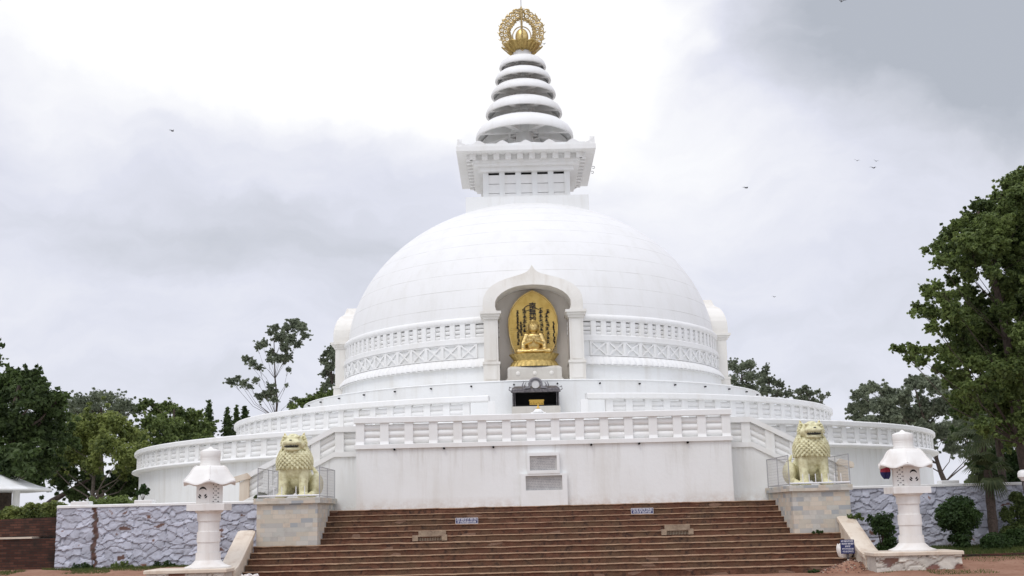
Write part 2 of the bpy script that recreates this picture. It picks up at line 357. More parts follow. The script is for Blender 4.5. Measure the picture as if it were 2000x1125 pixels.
# ------------------------------------------------------------------ ground
def gz(x, y):
    z = .45*smooth01((y+27.5)/5.5)*smooth01((abs(x)-7.9)/.9)
    return z
def terrain():
    xs = [-1500, -600, -250, -120, -70, -45]+[-34+i*.5 for i in range(137)]+[45, 70, 120, 250, 600, 1500]
    ys = [-300, -120, -75, -60, -50, -42, -36, -32]+[-30+.4*i for i in range(23)]+[-20.5, 60, 120, 300, 900, 2500]
    vs = []; n = len(xs)
    for y in ys:
        for x in xs:
            z = gz(x, y)
            if y > -33 and y < -21.3 and abs(x) < 34: z += .02*noise.noise(Vector((x*.9, y*.9, 0)))+.012*noise.noise(Vector((x*3.1, y*3.1, 5)))
            if y > 100: z -= min(60, (y-100)*.25)
            if abs(x) > 100: z -= min(60, (abs(x)-100)*.2)
            if y < -100: z = 0
            vs.append((x, y, z))
    fs = [(j*n+i, j*n+i+1, (j+1)*n+i+1, (j+1)*n+i) for j in range(len(ys)-1) for i in range(n-1)]
    MB().add(vs, fs, 0, True).build('ground', M['earth']).__setitem__('kind', 'structure')
terrain()
# raised hilltop terrace behind the retaining walls
def raised():
    b = MB()
    b.box(-14.5, -8.75, -21.1, 70, .2, 1.97); b.box(8.9, 34, -21.45+.35, 70, .2, 1.97); b.box(-8.75, 8.9, -20.3, 70, .2, 1.955)
    b.box(-90, -14.5, -20.2, 70, .0, 1.75)
    o = b.build('upper_ground', M['bounce_ground']); o['kind'] = 'structure'
raised()

# ------------------------------------------------------------------ balustrade pieces
def lens_bar(b, x0, x1, z, h, t, slope=0, n=1, y=0):
    """horizontal bar with a lens section between two posts"""
    prof = []
    for k in range(12):
        a = 2*PI*k/12; prof.append((t*math.cos(a), h*math.sin(a)*(abs(math.sin(a))**.25 if math.sin(a) else 0)))
    vs = []
    for x in (x0, x1):
        for py, pz in prof: vs.append((x, y+py, z+pz+slope*(x-(x0+x1)/2)))
    fs = [(i, (i+1) % 12, (i+1) % 12+12, i+12) for i in range(12)]+[tuple(range(12)), tuple(reversed(range(12, 24)))]
    b.add(vs, fs, 0, True)
def post_mesh(w, d, z0, z1, name='post', foot=True):
    b = MB(); b.box(-w/2, w/2, -d/2, d/2, z0, z1)
    if foot:   # splayed foot of the post
        vs = [(-w/2-.0, -d/2-.035, z0), (w/2+.0, -d/2-.035, z0), (w/2+.0, -d/2+.002, z0+.09), (-w/2-.0, -d/2+.002, z0+.09)]
        vs += [(-w/2, -d/2+.01, z0), (w/2, -d/2+.01, z0)]
        b.add(vs, [(0, 1, 2, 3), (0, 3, 4), (1, 5, 2)])
    return b.mesh(name, M['white2'])
def panel_mesh(gap, z0, z1, t=.075, name='crossbars'):
    b = MB(); h = (z1-z0)/3
    for k in range(3): lens_bar(b, -gap/2, gap/2, z0+h*(k+.5), h*.495, t, y=.0)
    return b.mesh(name, M['white2'])
VIS = 104
def ring_rail(root, Rr, zb, zt, cap_h, band, spacing, skip=None, w=.26, d=.2, group=None, names=('post', 'crossbars')):
    """posts and lens bars on a circle; skip(angle)->True leaves a gap"""
    n = int(round(2*PI*Rr/spacing)); da = 2*PI/n
    pm = post_mesh(w, d, zb, zt); gp = 2*Rr*math.tan(da/2)-w+.03; cm = panel_mesh(gp, zb+.01, zt-.045, .07)
    for i in range(n):
        a = -PI/2+da*(i+.5); dev = math.degrees(abs((a+PI/2+PI) % (2*PI)-PI))
        if dev <= VIS*.86 and not (skip and skip(a, Rr)):
            link(names[0], pm, root, (Rr*math.cos(a), Rr*math.sin(a), 0), a+PI/2)
        a2 = -PI/2+da*i; dev = math.degrees(abs((a2+PI/2+PI) % (2*PI)-PI))
        if dev <= VIS*.86 and not (skip and (skip(a2, Rr) or skip(a2-da/2, Rr) or skip(a2+da/2, Rr))):
            link(names[1], cm, root, (Rr*math.cos(a2), Rr*math.sin(a2), 0), a2+PI/2)
# ------------------------------------------------------------------ lower terrace
def lower_terrace():
    t = thing('circular_terrace', 'wide lower round white terrace wall with balustrade, behind the lions', 'terrace')
    b = MB(); b.lathe([(18.02, 1.9), (18.02, 3.785)], 220); b.build('wall', M['wall'], t)
    b = MB(); b.lathe([(18.02, 3.78), (18.22, 3.785), (18.31, 3.82), (18.33, 3.86), (18.30, 3.91), (18.24, 3.935), (17.85, 3.94), (13.6, 3.93)], 220); b.build('base_rail', M['white2'], t)
    b = MB(); b.lathe([(17.82, 4.54), (18.2, 4.54), (18.235, 4.57), (18.235, 4.70), (18.20, 4.735), (17.85, 4.735), (17.82, 4.70), (17.82, 4.54)], 220); b.build('cap_rail', M['white2'], t)
    da = lambda a, r: abs(r*math.cos(a)) < 5.9 and math.sin(a) < 0
    ring_rail(t, 18.03, 3.94, 4.54, .2, .15, .755, skip=da)
    return t
lower_terrace()
def arc_gap(prof, half, R0, seg, mats, name, parent):
    """lathe with a gap of +-half metres in front"""
    g = math.asin(half/R0); return MB().lathe(prof, seg, a0=-PI/2+g, a1=-PI/2+2*PI-g).build(name, mats, parent)
def upper_terrace():
    t = thing('circular_terrace', 'middle round white terrace with balustrade below the dome', 'terrace')
    arc_gap([(13.80, 3.9), (13.80, 5.0)], 1.78, 13.8, 200, M['white'], 'wall', t)
    arc_gap([(13.60, 4.96), (13.93, 4.965), (13.95, 5.0), (13.95, 5.09), (13.92, 5.12), (13.6, 5.12), (10.8, 5.12)], 1.78, 13.8, 200, M['white2'], 'base_rail', t)
    g = arc_gap([(13.62, 5.80), (13.97, 5.80), (14.01, 5.83), (14.01, 5.99), (13.98, 6.025), (13.65, 6.025), (13.62, 5.99), (13.62, 5.80)], 1.78, 13.8, 200, M['white2'], 'cap_rail', t)
    for s in (-1, 1):
        MB().box(1.70*s-.13, 1.70*s+.13, -13.93, -13.6, 3.93, 5.80).build('end_post', M['white2'], t)
        MB().box(1.795*s-.01*s-.012, 1.795*s-.01*s+.012, -13.90, -13.55, 5.802, 6.023).build('cap_end', M['white2'], t)
    MB().box(-1.6, 1.6, -13.4, -10.8, 3.93, 5.118).build('landing', M['white'], t)
    ring_rail(t, 13.80, 5.12, 5.80, .2, .15, .755, skip=lambda a, r: abs(r*math.cos(a)) < 1.95 and math.sin(a) < 0)
    return t
upper_terrace()

# ------------------------------------------------------------------ the stupa
ST = thing('stupa', 'huge white domed stupa with a ringed spire and gold finial', 'stupa')
MB().lathe([(10.85, 5.0), (10.85, 6.83), (10.88, 6.86), (10.86, 6.895), (10.6, 6.905), (9.0, 6.905)], 200).build('plinth_drum', M['white'], ST)
sp_me = MB().lathe([(.0, -.05), (.032, -.05), (.032, .09), (.026, .09), (.026, .0), (0, .0)], 10, mx=Matrix.Rotation(R(90), 4, 'X')).mesh('drain_spout', M['dark'])
for i in range(40):
    a = -PI/2+(i-19.5)*R(9)
    if abs(math.degrees(a+PI/2)) < 95: link('drain_spout', sp_me, ST, (10.85*math.cos(a), 10.85*math.sin(a), 6.72), a+PI/2)
NH = 1.50   # half width of the shrine openings
gapn = math.asin(NH/9.4)
def gapped(prof, seg, name, m, **k):
    return MB().lathe(prof, seg, a0=-PI/2+gapn, a1=-PI/2+2*PI-gapn).build(name, m, ST)
gapped([(9.10, 6.9), (9.10, 7.70)], 200, 'lower_wall', M['white'])
# flared band of lotus petals
def petals():
    b = MB(); n = 1080; rows = 10; g = gapn; a0 = -PI/2+g; a1 = -PI/2+2*PI-g; vs = []
    for j in range(rows+1):
        t = j/rows; z = 7.70+.37*t
        for i in range(n+1):
            a = a0+(a1-a0)*i/n; ph = (a*9.4/.30) % 1
            sc = math.sin(PI*ph)
            r = 8.99+.20*math.cos(t*PI/2)**.8 + .075*(sc**.6 if sc > 0 else 0)*(1-t*.7)*1.0
            vs.append((r*math.cos(a), r*math.sin(a), z+.0))
    w = n+1
    fs = [(j*w+i, j*w+i+1, (j+1)*w+i+1, (j+1)*w+i) for j in range(rows) for i in range(n)]
    b.add(vs, fs, 0, True); b.lathe([(9.08, 7.665), (9.22, 7.67), (9.22, 7.70), (9.08, 7.71)], 200, a0=a0, a1=a1)
    b.build('lotus_band', M['white2'], ST)
petals()
gapped([(8.98, 8.03), (8.98, 8.72)], 240, 'panel_wall', M['white'])
gapped([(8.96, 8.70), (9.07, 8.705), (9.07, 8.76), (9.03, 8.765), (9.03, 8.93), (9.00, 8.96), (8.8, 8.96)], 240, 'belt_course', M['white2'])
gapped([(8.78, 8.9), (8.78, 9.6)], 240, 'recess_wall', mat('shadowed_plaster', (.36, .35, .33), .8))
gapped([(8.80, 9.54), (8.97, 9.54), (9.01, 9.58), (9.03, 9.66), (9.02, 9.74), (8.98, 9.80), (8.90, 9.83), (8.76, 9.83)], 240, 'belt_moulding', M['white2'])
# belt: three lens rings broken by posts
def belt():
    b = MB(); h = (9.53-8.96)/3
    for k in range(3):
        zc = 8.96+h*(k+.5)-.012; prof = [(8.875+.055*math.cos(t), zc+h*.455*math.sin(t)) for t in [2*PI*i/12 for i in range(13)]]
        b.lathe(prof, 200, a0=-PI/2+gapn, a1=-PI/2+2*PI-gapn)
    b.build('belt_bars', M['white2'], ST)
    n = 122; pm = MB().box(-.115, .115, -.07, .05, 8.955, 9.55).mesh('belt_post', M['white2'])
    for i in range(n):
        a = -PI/2+2*PI*(i+.5)/n; dev = math.degrees(abs((a+PI/2+PI) % (2*PI)-PI)); da = min(abs((a-q+PI) % (2*PI)-PI) for q in (-PI/2, 0, PI))
        if dev < 100 and da*9 > 2.1: link('belt_post', pm, ST, (8.91*math.cos(a), 8.91*math.sin(a), 0), a+PI/2)
    n = 72; w = 2*PI*9.12/n; b = MB(); z0, z1 = 8.08, 8.70
    iw = w-.15
    b.box(-w/2, -w/2+.075, -.05, .02, z0, z1); b.box(w/2-.075, w/2, -.05, .02, z0, z1)
    b.box(-iw/2, iw/2, -.048, .02, z1-.05, z1-.001); b.box(-iw/2, iw/2, -.048, .02, z0, z0+.04)
    for s in (-1, 1):
        p0 = Vector((-iw/2*s, 0, z0+.04)); p1 = Vector((iw/2*s, 0, z1-.05)); dd = (p1-p0).normalized(); nn = Vector((-dd.z, 0, dd.x))*.033
        poly = [(p0.x+nn.x, p0.z+nn.z), (p0.x-nn.x, p0.z-nn.z), (p1.x-nn.x, p1.z-nn.z), (p1.x+nn.x, p1.z+nn.z)]
        b.prism(poly, -.040 if s > 0 else -.043, .02)
    for s in (-1, 1): b.prism([(s*.02-.0, (z0+z1)/2)]+[(0, 0)]*0+[(s*.001, (z0+z1)/2+.001), (s*.001, (z0+z1)/2-.001)], -.02, .0) if False else None
    me = b.mesh('cross_panel', M['white2'])
    for i in range(n):
        a = -PI/2+2*PI*(i+.5)/n; dev = math.degrees(abs((a+PI/2+PI) % (2*PI)-PI)); da = min(abs((a-q+PI) % (2*PI)-PI) for q in (-PI/2, 0, PI))
        if dev < 100 and da*9 > 2.15: link('cross_panel', me, ST, (8.99*math.cos(a), 8.99*math.sin(a), 0), a+PI/2)
belt()
def dome():
    A, B, ZC = 8.88, 7.42, 9.20; b = MB(); n = 320; rows = 90; vs = []; e0 = math.asin((9.78-ZC)/B)
    for j in range(rows+1):
        e = e0+(PI/2-e0)*j/rows*.985
        for i in range(n): a = 2*PI*i/n; vs.append((A*math.cos(e)*math.cos(a), A*math.cos(e)*math.sin(a), ZC+B*math.sin(e)))
    fs = []
    for j in range(rows):
        for i in range(n):
            k = (i+1) % n; q = [vs[j*n+i], vs[j*n+k], vs[(j+1)*n+k]]
            x = abs(sum(p[0] for p in q)/3); z = sum(p[2] for p in q)/3; y = q[0][1]
            if y < -7 and ((z < 9.95 and x < 1.8) or (z >= 9.95 and (x/1.84)**2+((z-9.95)/1.22)**2 < 1)): continue
            fs.append((j*n+i, j*n+k, (j+1)*n+k, (j+1)*n+i))
    b.add(vs, fs, 0, True).build('dome', M['dome'], ST)
dome()
# shrines (front one hollow, side ones copies)
def arch_in(k):      # inner opening outline, x>=0 side from bottom up to the crown
    return [(1.40, 7.0), (1.40, 9.66), (1.42, 9.72), (1.50, 9.88), (1.555, 10.08), (1.54, 10.28), (1.45, 10.46), (1.27, 10.63), (1.02, 10.78), (.72, 10.89), (.38, 10.95), (0, 10.97)]
def arch_out():
    return [(2.03, 9.86), (2.05, 10.15), (2.02, 10.45), (1.90, 10.72), (1.68, 10.95), (1.38, 11.13), (1.02, 11.27), (.66, 11.37), (.36, 11.46), (.20, 11.55), (.10, 11.65), (.045, 11.76), (0, 11.84)]
def shrine(mx, parent, hollow):
    inn = arch_in(0); outp = arch_out()
    # hood: ring between inner and outer arches, resampled
    def resamp(pts, n):
        L = [0]
        for i in range(1, len(pts)): L.append(L[-1]+math.dist(pts[i], pts[i-1]))
        r = []
        for k in range(n+1):
            s = L[-1]*k/n
            for i in range(1, len(pts)):
                if L[i] >= s-1e-9:
                    u = (s-L[i-1])/max(1e-9, L[i]-L[i-1]); r.append((pts[i-1][0]+(pts[i][0]-pts[i-1][0])*u, pts[i-1][1]+(pts[i][1]-pts[i-1][1])*u)); break
        return r
    ia = resamp([(1.36, 9.86)]+[(x, z) for x, z in inn if z > 9.87], 26); oa = resamp(outp, 26)
    ia = ia+[(-x, z) for x, z in reversed(ia[:-1])]; oa = oa+[(-x, z) for x, z in reversed(oa[:-1])]
    def yf(z): return -9.66+.0*(z-9.8)+max(0, z-10.3)**1.3*.20
    b = MB(); n = len(ia); vs = []
    for pts, yb in ((ia, None), (oa, None)):
        for x, z in pts: vs.append((x, yf(z), z))
    for pts in (ia, oa):
        for x, z in pts: vs.append((x, -7.9, z))
    fs = []
    for i in range(n-1):
        fs += [(i, i+1, n+i+1, n+i), (i+1, i, 2*n+i, 2*n+i+1), (n+i, n+i+1, 3*n+i+1, 3*n+i)]
    fs += [(0, n, 3*n, 2*n), (n-1, 2*n-1, 4*n-1, 3*n-1)]
    vs = [mx @ Vector(v) for v in vs]; b.add(vs, fs, 0, False); b.build('arched_hood', M['marble'], parent)
    for s in (-1, 1):
        b = MB(); c = 1.74*s
        b.box(c-.29, c+.29, -9.56, -8.2, 7.78, 9.56, mx=mx)
        b.box(c-.20, c+.20, -9.585, -9.5, 7.86, 9.48, mx=mx)
        b.build('pilaster', M['marble'], parent)
        b = MB(); b.box(c-.33, c+.33, -9.63, -8.2, 9.56, 9.66, mx=mx); b.box(c-.38, c+.38, -9.70, -8.2, 9.66, 9.76, mx=mx); b.box(c-.43, c+.43, -9.78, -8.2, 9.76, 9.865, mx=mx)
        b.build('capital', M['marble'], parent)
        b = MB(); b.box(c-.36, c+.36, -9.68, -8.2, 7.70, 7.80, mx=mx); b.box(c-.33, c+.33, -9.64, -8.2, 6.98, 7.70, mx=mx); b.box(c-.24, c+.24, -9.665, -9.6, 7.08, 7.62, mx=mx); b.box(c-.37, c+.37, -9.67, -8.2, 6.9, 6.98, mx=mx)
        b.build('pilaster_base', M['marble'], parent)
    yb = -8.35 if hollow else -9.3
    b = MB(); prof = [(1.44, 6.91)]+[(x+.03, z+.02) for x, z in inn[1:-1]]+[(0, 10.99)]; prof = prof+[(-x, z) for x, z in reversed(prof[:-1])]
    n = len(prof); vs = [(x, -9.5, z) for x, z in prof]+[(x, yb, z) for x, z in prof]
    fs = [(i, i+1, n+i+1, n+i) for i in range(n-1)]+[tuple(range(n, 2*n))]
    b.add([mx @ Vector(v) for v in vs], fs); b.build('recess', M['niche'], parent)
    MB().box(-1.36, 1.36, -9.62, -8.3, 6.90, 6.98, mx=mx).build('sill', M['marble'], parent)
for ang, h in ((0, True), (90, False), (-90, False)): 
    shrine(Matrix.Rotation(R(ang), 4, 'Z') @ Matrix.Translation((0, 0 if h else .36, 0)), ST, h)

# harmika
def face_rot(k): return Matrix.Rotation(R(90*k), 4, 'Z')
MB().box(-2.92, 2.92, -2.92, 2.92, 15.2, 16.55).build('summit_block', M['white'], ST)
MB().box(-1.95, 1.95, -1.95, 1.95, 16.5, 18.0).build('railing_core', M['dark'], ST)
b = MB()
for k in range(4):
    mx = face_rot(k)
    for i in range(6):
        c = -2.10+.135+i*(4.20-.27)/5
        wd = .135 if 0 < i < 5 else .135
        if i == 5: continue
        b.box(c-wd, c+wd, -2.10, -1.83 if i else -1.83, 16.5, 17.99, mx=mx)
b.build('railing_posts', M['white'], ST)
b = MB()
for k in range(4):
    mx = face_rot(k); zz = [16.56, 16.93, 17.35, 17.86]
    for i in range(5):
        x0 = -2.10+.27+i*.786; x1 = x0+.516
        for z0, z1 in ((16.50, 16.93), (16.95, 17.40), (17.42, 17.86)):
            b.box(x0-.01, x1+.01, -2.06, -1.9, z0, z1, mx=mx, c=.02)
b.build('railing_panels', M['white2'], ST)
b = MB(); b.box(-2.30, 2.30, -2.30, 2.30, 17.985, 18.2); b.box(-2.52, 2.52, -2.52, 2.52, 18.2, 18.34); b.box(-2.60, 2.60, -2.60, 2.60, 18.34, 18.50)
b.build('stepped_cornice', M['white2'], ST)
b = MB()
for k in range(4):
    mx = face_rot(k)
    for i in range(10):
        c = -2.55+i*.566; b.box(c-.14, c+.14, -2.88, -2.56, 18.46, 18.712, mx=mx)
b.box(-2.58, 2.58, -2.58, 2.58, 18.50, 18.72); b.build('dentils', M['white2'], ST)
MB().box(-3.32, 3.32, -3.32, 3.32, 18.71, 18.94).build('cornice_slab', M['white2'], ST)
for yy in (-.6, .25):
    MB().tube([(3.30, yy, 18.62), (3.42, yy, 18.62), (3.44, yy, 18.54), (3.38, yy, 18.50), (3.32, yy, 18.53)], .018, 5).build('hook', M['grey_metal'], ST)
# row of lotus tips and corner horns on the slab
b = MB()
for k in range(4):
    mx = face_rot(k)
    for i in range(5):
        c = -2.24+i*1.12; pts = []
        for t in range(13):
            u = -1+2*t/12; pts.append((c+.46*u, 18.94+.30*(1-abs(u)**1.4)))
        b.prism(pts, -3.22, -3.0, mx=mx)
    pts = [(-3.30, 18.94), (-2.55, 18.94), (-2.8, 19.02), (-3.0, 19.11), (-3.15, 19.22), (-3.22, 19.33)]
    b.prism(pts, -3.28, -3.05, mx=mx); b.prism([(-x, z) for x, z in reversed(pts)], -3.277, -3.047, mx=mx)
b.build('lotus_crest', M['white2'], ST)
b = MB(); b.box(-2.85, 2.85, -2.85, 2.85, 18.93, 19.20); b.lathe([(2.5, 19.15), (2.4, 19.38), (1.5, 19.52), (.55, 19.6), (.5, 20)], 64); b.build('spire_base', M['white'], ST)
MB().lathe([(.46, 19.5), (.42, 21), (.34, 22.6), (.30, 24.4), (.42, 24.62), (.46, 24.64), (.46, 24.95), (.3, 24.97)], 32).build('spire_shaft', M['white2'], ST)
for Rd, zr, zt in ((2.46, 20.30, .98), (1.94, 21.54, .78), (1.65, 22.56, .66), (1.43, 23.36, .60), (1.20, 24.07, .56)):
    b = MB(); t = .07
    prof = [(Rd-t-.05, zr), (Rd-.01, zr), (Rd, zr+.03), (Rd-.02, zr+zt*.22), (Rd*.93, zr+zt*.50), (Rd*.80, zr+zt*.76), (Rd*.64, zr+zt*.93), (Rd*.50, zr+zt), (Rd*.42, zr+zt),
            (Rd*.50, zr+zt-.07), (Rd*.62, zr+zt*.93-.08), (Rd*.77, zr+zt*.74-.08), (Rd*.88, zr+zt*.48-.05), (Rd-.10, zr+zt*.2), (Rd-t-.05, zr)]
    b.lathe(prof, 80); o = b.build('umbrella_disc', M['white2'], ST)
    r = MB()
    for k in range(8):
        mx = Matrix.Rotation(R(22.5+45*k), 4, 'Z')
        wv = .07+.03*Rd
        r.prism([(.25, zr+zt*.30), (Rd-.12, zr+.02), (Rd-.12, zr+zt*.16), (Rd*.6, zr+zt*.80), (.25, zr+zt*.9)], -wv, wv, mx=mx)
    r.lathe([(.62*Rd*.5, zr+zt*.2), (.62*Rd*.5+.1, zr+zt*.2), (.62*Rd*.5+.1, zr+zt*.86), (.62*Rd*.5, zr+zt*.86)], 8, a0=R(22.5), a1=R(22.5)+2*PI, smooth=False)
    r.build('ribs', M['white2'], o)
# gold finial
b = MB()
def petal(b, r0, z0, r1, z1, w, n=6, curl=.0):
    pass
b.lathe([(.40, 24.94), (.50, 24.99), (.62, 25.10), (.70, 25.20), (.60, 25.22), (.3, 25.16), (0, 25.16)], 40)
for k in range(10):
    a = 2*PI*k/10-PI/2; mx = Matrix.Rotation(a+PI/2, 4, 'Z'); rows = []
    for j in range(7):
        t = j/6; rr = .46+.44*t**.8; z = 24.95+.42*t; w = .15+.13*math.sin(PI*(.15+.65*t)) if j < 6 else .06
        rows.append([(w*u, -rr-.05*(1-u*u), z+(.0 if j < 6 else -.0)) for u in (-1, -.6, 0, .6, 1)])
    vs = [mx @ Vector(p) for r_ in rows for p in r_]
    b.add(vs, [(j*5+i, j*5+i+1, (j+1)*5+i+1, (j+1)*5+i) for j in range(6) for i in range(4)], 0, True)
o = b.build('lotus_finial', M['gold_dark'], ST); o.modifiers.new('s', 'SOLIDIFY').thickness = .03
b = MB()
for k in range(8):        # hanging loops below the lotus
    a = 2*PI*k/8; ca, sa = math.cos(a), math.sin(a); pts = []
    for i in range(14):
        t = 2*PI*i/14; u = .5+.5*math.cos(t); v = .11*math.sin(t)
        r_ = .55+.50*u; z = 24.84+.42*u; pts.append((r_*ca-v*sa, r_*sa+v*ca, z))
    b.tube(pts, .028, 5, closed=True)
b.build('lotus_loops', M['gold_dark'], ST)
MB().ell((0, 0, 25.78), (.34, .34, .46), 24, 16).build('finial_jewel', M['gold'], ST)
MB().tube([(0, 0, 26.1), (0, 0, 27.3), (0, 0, 29.4)], .022, 6).build('lightning_rod', M['grey_metal'], ST)
def halo_outline(a):     # radius of the flame halo in its own plane, a from the top, z centre 26.05
    a = abs((a+PI) % (2*PI)-PI)
    return 1.16+.10*math.exp(-(a/.35)**2)-.06*math.sin(a)*math.sin(a)*0
b = MB(); rnd = random.Random(3)
for pl in (0, 1):
    mx = Matrix.Rotation(R(90*pl), 4, 'Z'); cz = 26.05
    def P(r, a, y=0): return mx @ Vector((r*math.sin(a), y, cz+r*math.cos(a)))
    # border of the oval left open round the jewel
    ring = [P(.50+.03*math.cos(2*t), t)-Vector((0, 0, .22)) for t in [2*PI*i/28 for i in range(28)]]
    b.tube(ring, .03, 5, closed=True)
    for rr, nn, cr in ((.66, 17, .10), (.84, 17, .15), (1.03, 19, .14)):
        for i in range(nn):
            a = -R(122)+R(244)*(i+(.5 if rr == .84 else 0))/(nn-.5 if rr == .84 else nn-1)
            c = P(rr*(1+.17*math.exp(-(a/.45)**2)), a); ex = Vector((math.cos(a), 0, -math.sin(a))); ex = mx.to_3x3() @ ex; ez = mx.to_3x3() @ Vector((math.sin(a), 0, math.cos(a)))
            pts = []; turns = rnd.choice((-1, 1))
            for q in range(15):
                t = 2*PI*q/11*turns; s_ = cr*(1-.45*q/15); pts.append(c+ex*math.cos(t)*s_+ez*math.sin(t)*s_)
            b.tube(pts, [.046-.0018*q for q in range(15)], 5)
            b.ell(c, (.045, .045, .045), 6, 4)
    for i in range(15):   # flame tongues along the rim
        a = -R(126)+R(252)*i/14; k = 1.08+.14*math.exp(-(a/.4)**2); s_ = -1 if a < 0 else 1
        pts = [P(k+.0, a-.05*s_), P(k+.05, a+.02*s_), P(k+.11, a+.03*s_), P(k+.18, a-.03*s_)]
        b.tube(pts, [.045, .045, .032, .006], 5)
    for i in range(16):
        a = -R(128)+R(256)*i/15; b.tube([P(.55, a), P(.80, a+.03), P(1.08, a)], .014, 4)
    for rr in (.75, .93, 1.12):
        b.tube([P(rr*(1+.16*math.exp(-(q/.45)**2)), q) for q in [-R(126)+R(252)*i/40 for i in range(41)]], .020, 4)
b.tube([(0, 0, 26.9), (0, 0, 27.1), (0, 0, 27.28), (0, 0, 27.42)], [.09, .10, .06, .01], 8)
b.build('flame_halo', M['gold_pale'], ST)

# ------------------------------------------------------------------ statue in the front shrine
def remesh(o, vox, sm=4):
    r = o.modifiers.new('r', 'REMESH'); r.mode = 'VOXEL'; r.voxel_size = vox; r.use_smooth_shade = True
    s = o.modifiers.new('s', 'SMOOTH'); s.factor = .5; s.iterations = sm
def buddha():
    P0 = Vector((0, -9.02, 7.0))
    t = thing('shrine_pedestal', 'low cream stone pedestal with carved rosettes under the golden statue', 'pedestal', P0)
    b = MB(); b.box(-1.17, 1.17, -.50, .55, 0, .08); b.box(-1.13, 1.13, -.46, .55, .08, .12)
    vs = []
    for z, w, d in ((.12, 1.10, .44), (.50, 1.10, .44), (.56, 1.08, .42), (.62, .98, .34)): vs += [(-w, -d, z), (w, -d, z), (w, .55, z), (-w, .55, z)]
    b.add(vs, [(k*4+i, k*4+(i+1) % 4, k*4+4+(i+1) % 4, k*4+4+i) for k in range(3) for i in range(4)]+[(12, 13, 14, 15)])
    b.build('block', M['slabstone'], t)
    for x in (-.68, 0, .68):
        MB().lathe([(0, .03), (.06, .025), (.09, .0)], 16, mx=Matrix.Translation((x, -.45, .32)) @ Matrix.Rotation(R(90), 4, 'X')).build('rosette', M['marble'], t)
    s = thing('golden_statue', 'golden cross-legged seated statue with joined hands on a lotus base', 'statue', P0+Vector((0, 0, .62)))
    # lotus base tiers
    def tier(z0, z1, r0, r1, n, name):
        b = MB(); vs = []; m = n*8; rows = 8
        for j in range(rows+1):
            u = j/rows
            for i in range(m):
                a = 2*PI*i/m; sc = abs(math.sin(n*a/2))**.6
                r = r0+(r1-r0)*u+.05*sc*(u if r1 > r0 else 1-u); vs.append((r*math.cos(a), r*.46*math.sin(a), z0+(z1-z0)*u))
        b.add(vs, [(j*m+i, j*m+(i+1) % m, (j+1)*m+(i+1) % m, (j+1)*m+i) for j in range(rows) for i in range(m)]+[tuple(rows*m+i for i in range(m))], 0, True)
        b.build(name, M['gold_dark'], s)
    tier(.0, .21, 1.0, .90, 26, 'lower_petals'); tier(.21, .25, .86, .84, 26, 'waist'); tier(.25, .52, .84, .99, 26, 'upper_petals')
    z = .52
    b = MB()
    b.ell((0, -.05, z+.10), (.62, .34, .13), 20, 10)      # lap and crossed legs
    for k in (-1, 1):
        b.cone_limb((k*.20, .02, z+.13), (k*.56, -.14, z+.11), .17, .13); b.cone_limb((k*.56, -.14, z+.10), (-k*.10, -.30, z+.12), .12, .085)
        b.cone_limb((k*.27, .06, z+.78), (k*.40, -.02, z+.44), .125, .11); b.cone_limb((k*.40, -.02, z+.42), (k*.07, -.30, z+.52), .10, .06)
        b.ell((k*.05, -.33, z+.58), (.035, .04, .11), 10, 8)      # palms
        for f in range(4): b.cone_limb((k*(.025+.012*f), -.345+.014*f, z+.60), (k*.022, -.355+.014*f, z+.76-.015*abs(f-1)), .022, .016, 6)
        b.cone_limb((k*.08, -.35, z+.54), (k*.05, -.39, z+.64), .022, .016, 6)
        b.ell((k*.27, .06, z+.80), (.13, .13, .10), 12, 8)
        # sleeve fall
        b.ell((k*.40, -.02, z+.30), (.11, .15, .22), 12, 8)
        b.ell((k*.225, .01, z+1.10), (.035, .045, .12), 8, 6)      # long ears
    b.ell((0, .06, z+.50), (.30, .21, .40), 20, 12); b.ell((0, .02, z+.74), (.29, .19, .16), 16, 10)
    b.cone_limb((0, .05, z+.84), (0, .03, z+1.0), .12, .115)
    b.ell((0, .0, z+1.14), (.215, .21, .24), 20, 14); b.ell((0, -.12, z+1.04), (.13, .10, .10), 12, 8)
    b.ell((0, -.195, z+1.11), (.024, .04, .055), 8, 6)       # nose
    b.ell((0, -.185, z+1.035), (.05, .028, .014), 8, 5); b.ell((0, .02, z+1.38), (.11, .10, .085), 12, 8)
    for k in (-1, 1): b.ell((k*.07, -.165, z+1.145), (.038, .028, .016), 8, 5); b.ell((k*.07, -.165, z+1.18), (.05, .03, .012), 8, 5)
    b.v = [(x*1.10, y, z_) for x, y, z_ in b.v]; o = b.build('body', M['gold'], s); remesh(o, .014, 3)
    b = MB()
    for j in range(6):
        zz = z+1.19+.039*j; rr = .222*math.sqrt(max(.05, 1-((zz-z-1.14)/.262)**2))
        for i in range(18):
            a = 2*PI*i/18+j*.17
            if math.sin(a) < -.25 and j < 1: continue
            b.ell((rr*math.cos(a), .01+rr*1.05*math.sin(a), zz), (.024, .024, .024), 6, 4)
    b.build('hair', M['gold_dark'], s)
    # halo panel behind
    h = thing('halo_panel', 'tall pointed gold halo panel with black brush lettering behind the statue', 'panel', P0+Vector((0, .42, .62)))
    out = []
    for i in range(41):
        u = i/40; zz = .45+2.84*u
        prof = [(0, .60), (.08, .78), (.2, .93), (.35, 1.02), (.48, 1.05), (.60, 1.02), (.72, .91), (.82, .74), (.90, .52), (.955, .28), (.985, .10), (1.0, .0)]
        for k in range(len(prof)-1):
            if prof[k][0] <= u <= prof[k+1][0]:
                q = (u-prof[k][0])/(prof[k+1][0]-prof[k][0]); w = prof[k][1]+(prof[k+1][1]-prof[k][1])*q; break
        out.append((w, zz))
    poly = out+[(-x, z_) for x, z_ in reversed(out[:-1])]
